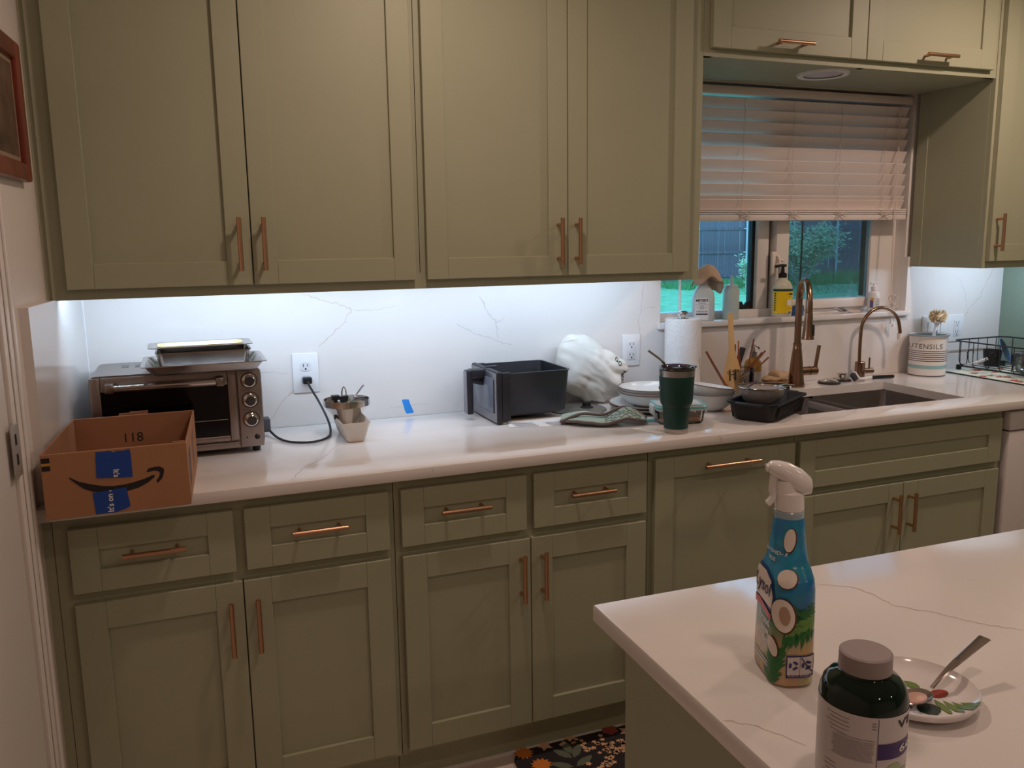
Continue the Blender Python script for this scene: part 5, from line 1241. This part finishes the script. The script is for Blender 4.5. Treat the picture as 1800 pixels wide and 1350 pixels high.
# ------------------------------------------------------------------ island things
def spray():
    c = V((1.468, -1.838, 0)); z = .9146; yaw_ = -.32
    t = thing('cleaner_spray_bottle', 'blue trigger spray cleaner bottle with coconut and palm artwork on the island', 'spray bottle', (c.x, c.y, z))
    def rr(a, b_, zz, r, ox=0): return [(c.x+(p[1]+ox)*math.cos(yaw_)-p[0]*math.sin(yaw_), c.y+(p[1]+ox)*math.sin(yaw_)+p[0]*math.cos(yaw_), z+zz) for p in rrect(2*a, 2*b_, min(r, b_*.95, a*.95), 7)]
    secs = [(.042, .025, 0, .018), (.046, .0285, .004, .022), (.0465, .029, .03, .022), (.045, .028, .08, .022), (.044, .028, .125, .022), (.042, .027, .138, .022), (.036, .0255, .147, .022), (.030, .0235, .156, .021), (.0262, .0215, .17, .020), (.0235, .0195, .19, .019), (.0215, .0185, .205, .018), (.0185, .0178, .213, .0178)]
    b = nb(); S = []
    for i in range(len(secs)-1):
        for k in range(3):
            s = k/3; S.append([x+(y-x)*s for x, y in zip(secs[i], secs[i+1])])
    S.append(secs[-1])
    loft(b, [rr(*q) for q in S])
    m = bpy.data.materials.new('cleaner_sleeve'); m.use_nodes = True; n = m.node_tree.nodes; l = m.node_tree.links; bs_ = n['Principled BSDF']; bs_.inputs['Roughness'].default_value = .22
    tc = n.new('ShaderNodeTexCoord'); sx = n.new('ShaderNodeSeparateXYZ'); l.new(tc.outputs['Object'], sx.inputs[0])
    nz = n.new('ShaderNodeTexVoronoi'); nz.inputs['Scale'].default_value = 70; l.new(tc.outputs['Object'], nz.inputs['Vector'])
    mp = n.new('ShaderNodeMapRange'); mp.inputs['From Min'].default_value = 0; mp.inputs['From Max'].default_value = .22; l.new(sx.outputs[2], mp.inputs[0])
    rp = n.new('ShaderNodeValToRGB'); e = rp.color_ramp.elements
    e[0].position = 0; e[0].color = (*lin((196, 168, 128)), 1); e[1].position = 1; e[1].color = (*lin((34, 118, 176)), 1)
    for p, cc in [(.22, (196, 164, 120)), (.34, (120, 150, 110)), (.42, (34, 112, 140)), (.6, (34, 128, 176)), (.8, (46, 150, 190))]:
        q = rp.color_ramp.elements.new(p); q.color = (*lin(cc), 1)
    l.new(mp.outputs[0], rp.inputs[0])
    mi = n.new('ShaderNodeMixRGB'); mi.blend_type = 'MULTIPLY'; mi.inputs[0].default_value = .30; l.new(rp.outputs[0], mi.inputs[1]); l.new(nz.outputs['Color'], mi.inputs[2]); l.new(mi.outputs[0], bs_.inputs['Base Color'])
    o = O('bottle', b, m, t); tree = bvh_of(o)
    upv = V((0, 0, 1))
    # side facing the viewer, spanning front label (left) and narrow side (right)
    nrm = V((-.64, -.77, 0)).normalized(); right = upv.cross(nrm); cc = V((c.x, c.y, z))
    def D(name, bm, mt, off, lab=None, o_=None, r_=None): return O(name, wrap(bm, cc if o_ is None else o_, right if r_ is None else r_, upv, tree, off), mt, t)
    GRN = mat('palm_green', (30, 104, 44), .3); GRN2 = mat('palm_light', (96, 140, 62), .3); COC = mat('coconut_white', (226, 212, 200), .35); HUSK = mat('coconut_husk', (92, 44, 28), .4); MEAT = mat('coconut_core', (176, 140, 118), .4)
    rnd = random.Random(12)
    def frond(x0, y0, x1, y1, nL, L, spread):
        out = []
        for k in range(nL):
            s = k/nL; px, py = x0+(x1-x0)*s, y0+(y1-y0)*s; a0 = math.atan2(y1-y0, x1-x0)
            for sg in (-1, 1):
                a = a0+sg*(spread+rnd.uniform(-.15, .15)); LL = L*(1-.5*abs(s-.4))*rnd.uniform(.8, 1.1)
                ex, ey = px+math.cos(a)*LL, py+math.sin(a)*LL; wx_, wy = -math.sin(a)*.0022, math.cos(a)*.0022
                out.append([(px-wx_, py-wy), (px+math.cos(a)*LL*.5-wx_, py+math.sin(a)*LL*.5-wy), (ex, ey), (px+math.cos(a)*LL*.5+wx_, py+math.sin(a)*LL*.5+wy), (px+wx_, py+wy)])
        return out
    D('palm_leaf', polys(frond(.052, .098, .0, .074, 20, .034, 1.0)), GRN, .0006)
    D('palm_leaf', polys(frond(-.016, .002, -.006, .052, 14, .02, .7)), GRN, .0006)
    D('palm_leaf', polys(frond(.050, .096, .002, .075, 14, .014, .8)), GRN2, .0009)
    for (x, y, a, b_, rot) in [(-.001, .096, .0150, .0235, .12), (-.012, .052, .0060, .0135, .25), (.002, .142, .0125, .0110, .3), (.003, .188, .0072, .0160, -.1)]:
        D('coconut', polys([ell(x, y, a, b_, 24, rot)]), HUSK, .0012); D('coconut', polys([ell(x-.0008, y+.0006, a*.90, b_*.92, 24, rot)]), COC, .0015)
        if a > .0145: D('coconut', polys([ell(x+.001, y+.001, a*.42, b_*.52, 20, rot)]), MEAT, .0018)
    # recycling panel
    D('recycling_panel', polys([rc(.020, .030, .032, .030)]), mat('panel_indigo', (52, 44, 104), .4), .0010)
    D('recycling_panel', polys([rc(.0125, .0315, .0145, .024), rc(.0275, .0315, .0145, .024)]), mat('panel_white', (200, 190, 186), .4), .0014)
    def recyc(cx, cy, r):
        out = []
        for k in range(3):
            a0 = 2*PI*k/3+.3
            arc = [(cx+math.cos(a0+.28*j)*r, cy+math.sin(a0+.28*j)*r) for j in range(6)]; arc2 = [(cx+math.cos(a0+.28*j)*r*.45, cy+math.sin(a0+.28*j)*r*.45) for j in range(6)][::-1]
            out.append(arc+arc2)
        return out
    D('recycling_mark', polys(recyc(.0125, .0325, .0058)+recyc(.0275, .0325, .0058)), MATS['panel_indigo'], .0018)
    D('recycling_mark', polys([[(.0205, .043), (.0218, .043), (.0348, .0215), (.0335, .0215)]]), INK, .0020)
    L = text2d('PLASTIC PLASTIC', .0036); mv(L, .020, .0178); D('recycling_text', L, MATS['panel_white'], .0014)
    # front label: faces -x
    n2 = V((-.949, .315, 0)).normalized(); r2_ = upv.cross(n2)
    def F(name, bm, mt, off): return O(name, wrap(bm, cc, r2_, upv, tree, off), mt, t)
    F('brand_panel', polys([[(-.040, .100), (.030, .094), (.032, .118), (.026, .138), (.005, .146), (-.02, .146), (-.040, .138)]]), mat('label_navy', (38, 62, 120), .3), .0006)
    F('brand_panel', polys([[(-.040, .103), (.027, .1), (.029, .117), (.023, .135), (.003, .142), (-.02, .142), (-.040, .134)]]), COC, .0010)
    F('brand_name', mv(text2d('Lysol', .026, bold=.0004, shear=.25), -.004, .1215), mat('brand_ink', (36, 34, 92), .3), .0014)
    F('brand_ribbon', polys([[(-.040, .096), (-.01, .101), (.028, .092), (.027, .084), (-.01, .092), (-.040, .088)]]), mat('ribbon_red', (196, 66, 56), .3), .0014)
    WT = mat('label_text_white', (206, 212, 216), .4)
    for i, (s_, zz) in enumerate([('brand', .078), ('new', .066), ('day', .053)]): F('label_text', mv(text2d(s_, .0155, bold=.0002), .006+.003*i, zz), WT, .0008)
    F('label_text', mv(text2d('KILLS COVID-19', .0065, bold=.0002), .006, .170), WT, .0008); F('label_text', mv(text2d('VIRUS', .0065, bold=.0002), .008, .161), WT, .0008)
    F('label_text', polys([rc(0, .026, .05, .002), rc(0, .021, .05, .002)]), WT, .0008)
    # neck and trigger head
    O('neck', lt([(.0182, z+.211), (.0186, z+.221), (.017, z+.2225), (0, z+.2225)], (c.x, c.y, 0), 28), mat('clear_neck', (176, 196, 206), .2, trans=.3), t)
    WH = mat('trigger_white', (228, 222, 218), .22)
    O('collar', lt([(.0178, z+.2225), (.0182, z+.226), (.0172, z+.245), (.012, z+.248), (0, z+.248)], (c.x, c.y, 0), 28), WH, t)
    b = nb(); dx = V((-math.cos(.55), -math.sin(-.25)*.2-.2, 0)).normalized(); dx = V((-.93, .36, 0)).normalized(); sd = V((-dx.y, dx.x, 0))
    Q = []
    for s, zc_, hh, hw in [(-.0265, .2535, .004, .006), (-.0245, .2535, .0115, .012), (-.014, .2575, .0170, .0160), (.002, .2655, .0175, .0155), (.015, .2735, .0125, .0125), (.025, .2775, .0085, .0095), (.0285, .2775, .0060, .007)]:
        Q.append([tuple(V((c.x, c.y, z+zc_))+dx*s+sd*(hw*math.cos(a))+V((0, 0, hh*math.sin(a)))) for a in [2*PI*k/20 for k in range(20)]])
    O('trigger_head', loft(b, Q), WH, t)
    O('nozzle', tube(nb(), [V((c.x, c.y, z+.2775))+dx*.0275, V((c.x, c.y, z+.277))+dx*.0315], .0052, 16), WH, t)
    tr_ = cr([V((c.x, c.y, z+.268))+dx*.020, V((c.x, c.y, z+.252))+dx*.0215, V((c.x, c.y, z+.238))+dx*.0215, V((c.x, c.y, z+.229))+dx*.029], 5)
    O('trigger', tube(nb(), tr_, [.006]*8+[.0052]*4+[.0048]*3+[.003], 10, sq=.7), WH, t)
    O('shroud', tube(nb(), [V((c.x, c.y, z+.243))+dx*.004, V((c.x, c.y, z+.262))+dx*.006], [.0145, .0135], 18), WH, t)
spray()
def vitamins():
    c = (1.383, -2.063, 0); z = .9146
    t = thing('supplement_bottle', 'dark green supplement bottle with a grey cap at the front of the island', 'bottle', (c[0], c[1], z))
    o = O('bottle', lt([(0, z), (.038, z), (.0425, z+.004), (.0430, z+.10), (.0425, z+.108), (.040, z+.117), (.034, z+.1245), (.026, z+.128), (.0235, z+.131), (.0235, z+.136), (0, z+.136)], c, 64), mat('dark_green_glass', (5, 26, 18), .05, spec=.45), t, ang=50)
    O('cap', lt([(0, z+.1515), (.0235, z+.1515), (.0255, z+.1500), (.0258, z+.1330), (.0248, z+.132), (0, z+.132)], c, 56), mat('grey_cap', (150, 136, 134), .45), t)
    O('label', lt([(.0432, z+.016), (.0433, z+.06), (.0433, z+.102)], c, 72), mat('label_white', (206, 196, 196), .45), t)
    tree = BVHTree.FromPolygons(*(lambda b: ([v.co[:] for v in b.verts], [[v.index for v in f.verts] for f in b.faces]))(idx(lt([(.0433, z), (.0433, z+.11)], c, 96))))
    n1 = V((-.69, -.72, 0)).normalized(); right = V((0, 0, 1)).cross(n1); upv = V((0, 0, 1)); cc = V((c[0], c[1], z))
    def D(name, bm, mt, off=.0003): return O(name, wrap(bm, cc, right, upv, tree, off, .004), mt, t)
    rnd = random.Random(21); ln = []
    for k in range(5): ln.append(rc(-.022+rnd.uniform(-.001, .001), .096-.0042*k, .020+rnd.uniform(-.008, .004), .0007))
    for k in range(13): ln.append(rc(-.008, .075-.0017*k, .040-rnd.uniform(0, .005), .0006))
    for k in range(4): ln.append(rc(-.028, .043-.0045*k, .010+rnd.uniform(-.002, .003), .0009))
    ln += [rc(.0105, .090+.003*k, .004, .0012) for k in range(3)]
    D('small_print', polys(ln), mat('label_grey_ink', (150, 138, 140), .5))
    D('label_rule', polys([rc(.0145, .059, .0006, .084), rc(-.006, .0775, .036, .0004)]), INKG)
    D('purple_band', polys([[(.0150, .0575), (.0425, .0575), (.0425, .0745), (.0150, .0745)]]), mat('label_purple', (62, 34, 100), .4))
    D('barcode', polys([rc(-.012+.0022*k+rnd.uniform(-.0004, .0004), .024, rnd.choice([.0007, .0012, .0016]), .010) for k in range(12)]), mat('barcode_ink', (78, 62, 64), .5))
    D('gold_seal', polys([ell(.006, .0365, .0062, .0048, 20)]), mat('seal_gold', (196, 150, 52), .4), .0004); D('gold_seal', polys([rc(.006, .0365, .006, .0016)]), INK, .0007)
    D('leaf_mark', polys([ell(-.007, .037, .003, .0042, 12)]), mat('pale_mark', (176, 168, 166), .5))
    D('leaf_mark', polys([ell(.030, .046, .007, .006, 14, .6), ell(.036, .040, .006, .004, 14, .2)]), mat('pale_leaf', (168, 182, 140), .5))
    D('green_band', polys([[(.0150, .018), (.0425, .026), (.0425, .034), (.03, .030), (.0150, .022)]]), mat('label_green', (70, 112, 66), .5), .0004)
    D('brand_initials', mv(text2d('VIT', .012, bold=.0003, ax='LEFT'), .032, .0925), INK); D('band_text', mv(text2d('60', .011, bold=.0002, ax='LEFT'), .034, .066), PAPER, .0006)
def idx(b): b.verts.index_update(); return b
vitamins()
def spoonrest():
    c = (1.572, -1.955, 0); z = .9146
    t = thing('small_plate', 'small white dish painted with a toucan-free leaf and flower pattern', 'plate', (c[0], c[1], z))
    t['label'] = 'small round white dish with painted leaves and flowers on the island'
    o = O('dish', lt([(0, z+.001), (.050, z), (.054, z+.001), (.070, z+.008), (.0745, z+.016), (.0735, z+.0175), (.068, z+.012), (.052, z+.006), (0, z+.0055)], c, 64), mat('white_porcelain', (226, 218, 214), .12, coat=.3), t); tree = bvh_of(o)
    cc = V((c[0], c[1], z)); rgt = V((.93, -.36, 0)).normalized(); fwd = V((.36, .93, 0)).normalized()
    def D(name, L, mt, off=.0005): return O(name, wrap(polys(L), cc, rgt, fwd, tree, off), mt, t)
    LG = mat('painted_leaf', (104, 128, 62), .25); DG = mat('painted_dark_leaf', (18, 44, 40), .25); RD = mat('painted_red', (150, 46, 38), .25); OR = mat('painted_orange', (206, 98, 40), .25)
    def leaf(x, y, L, W, a): return [(x+math.cos(a)*L*s-math.sin(a)*W*w_, y+math.sin(a)*L*s+math.cos(a)*W*w_) for s, w_ in [(0, 0), (.3, .8), (.6, 1), (.85, .6), (1, 0), (.85, -.6), (.6, -1), (.3, -.8)]]
    k_ = 1.5
    def DD(name, L, mt, off=.0005):
        for q in L: D(name, [[(x*k_, y*k_) for x, y in q]], mt, off)
    DD('painted_leaf', [leaf(.012+.006*k, -.010-.002*k, .024, .0034, -1.45+.14*k) for k in range(4)], LG)
    DD('painted_leaf', [leaf(-.002, -.014, .020, .010, -1.3), leaf(-.030, -.012, .022, .004, -.5), leaf(-.032, -.020, .018, .004, -.3), leaf(-.004, .006, .012, .004, 2.2)], DG)
    DD('painted_flower', [ell(.020, -.002, .009, .0055, 12, .4), ell(-.016, -.008, .006, .004, 12), ell(-.026, .024, .006, .004, 12)], RD, .0008)
    DD('painted_flower', [ell(.004, -.006, .0055, .004, 10), ell(-.012, -.012, .005, .003, 10), ell(-.030, .018, .004, .004, 10)], OR, .0008)
    DD('painted_leaf', [leaf(-.034, .028, .014, .004, .2), leaf(-.028, .030, .012, .004, -.8), leaf(.0, .02, .016, .005, -1.0)], LG)
    s = thing('spoon', 'used steel spoon resting in the painted dish with its handle over the rim', 'spoon', (1.56, -1.96, z+.007))
    P0 = V((1.548, -1.975, z+.011)); P1 = V((1.588, -1.967, z+.016)); P2 = V((1.64, -1.956, z+.034)); P3 = V((1.70, -1.945, z+.050))
    SP = mat('spoon_steel', (186, 172, 164), .2, 1)
    # handle as a tapered flat bar
    hp = cr([P1, P1.lerp(P2, .5)+V((0, 0, .002)), P2, P3], 6); b = nb(); secs = []
    for i, p in enumerate(hp):
        f_ = i/(len(hp)-1); wd = .0028+.0055*f_**1.6; th = .0013; d = (hp[min(i+1, len(hp)-1)]-hp[max(i-1, 0)]).normalized(); sd = d.cross(V((0, 0, 1))).normalized(); nn = sd.cross(d)
        secs.append([tuple(p+sd*x*wd+nn*y*th) for x, y in [(1, 0), (.7, 1), (-.7, 1), (-1, 0), (-.7, -1), (.7, -1)]])
    O('handle', loft(b, secs), SP, s)
    Tb = M.Translation(P0+V((.008, .002, .003))) @ M.Rotation(.15, 4, 'Z')
    O('bowl', lt([(.001, -.0045), (.6, -.0030), (.9, -.0005), (1, .001), (.95, .0018), (.6, -.001), (.001, -.0025)], (0, 0, 0), 28, T=Tb @ M.Diagonal((.025, .016, 1, 1))), SP, s)
    O('residue', lt([(.001, .0012), (.5, .0008), (.75, -.0004)], (0, 0, 0), 20, T=Tb @ M.Diagonal((.022, .014, 1, 1))), mat('residue', (196, 150, 130), .4), s)
spoonrest()
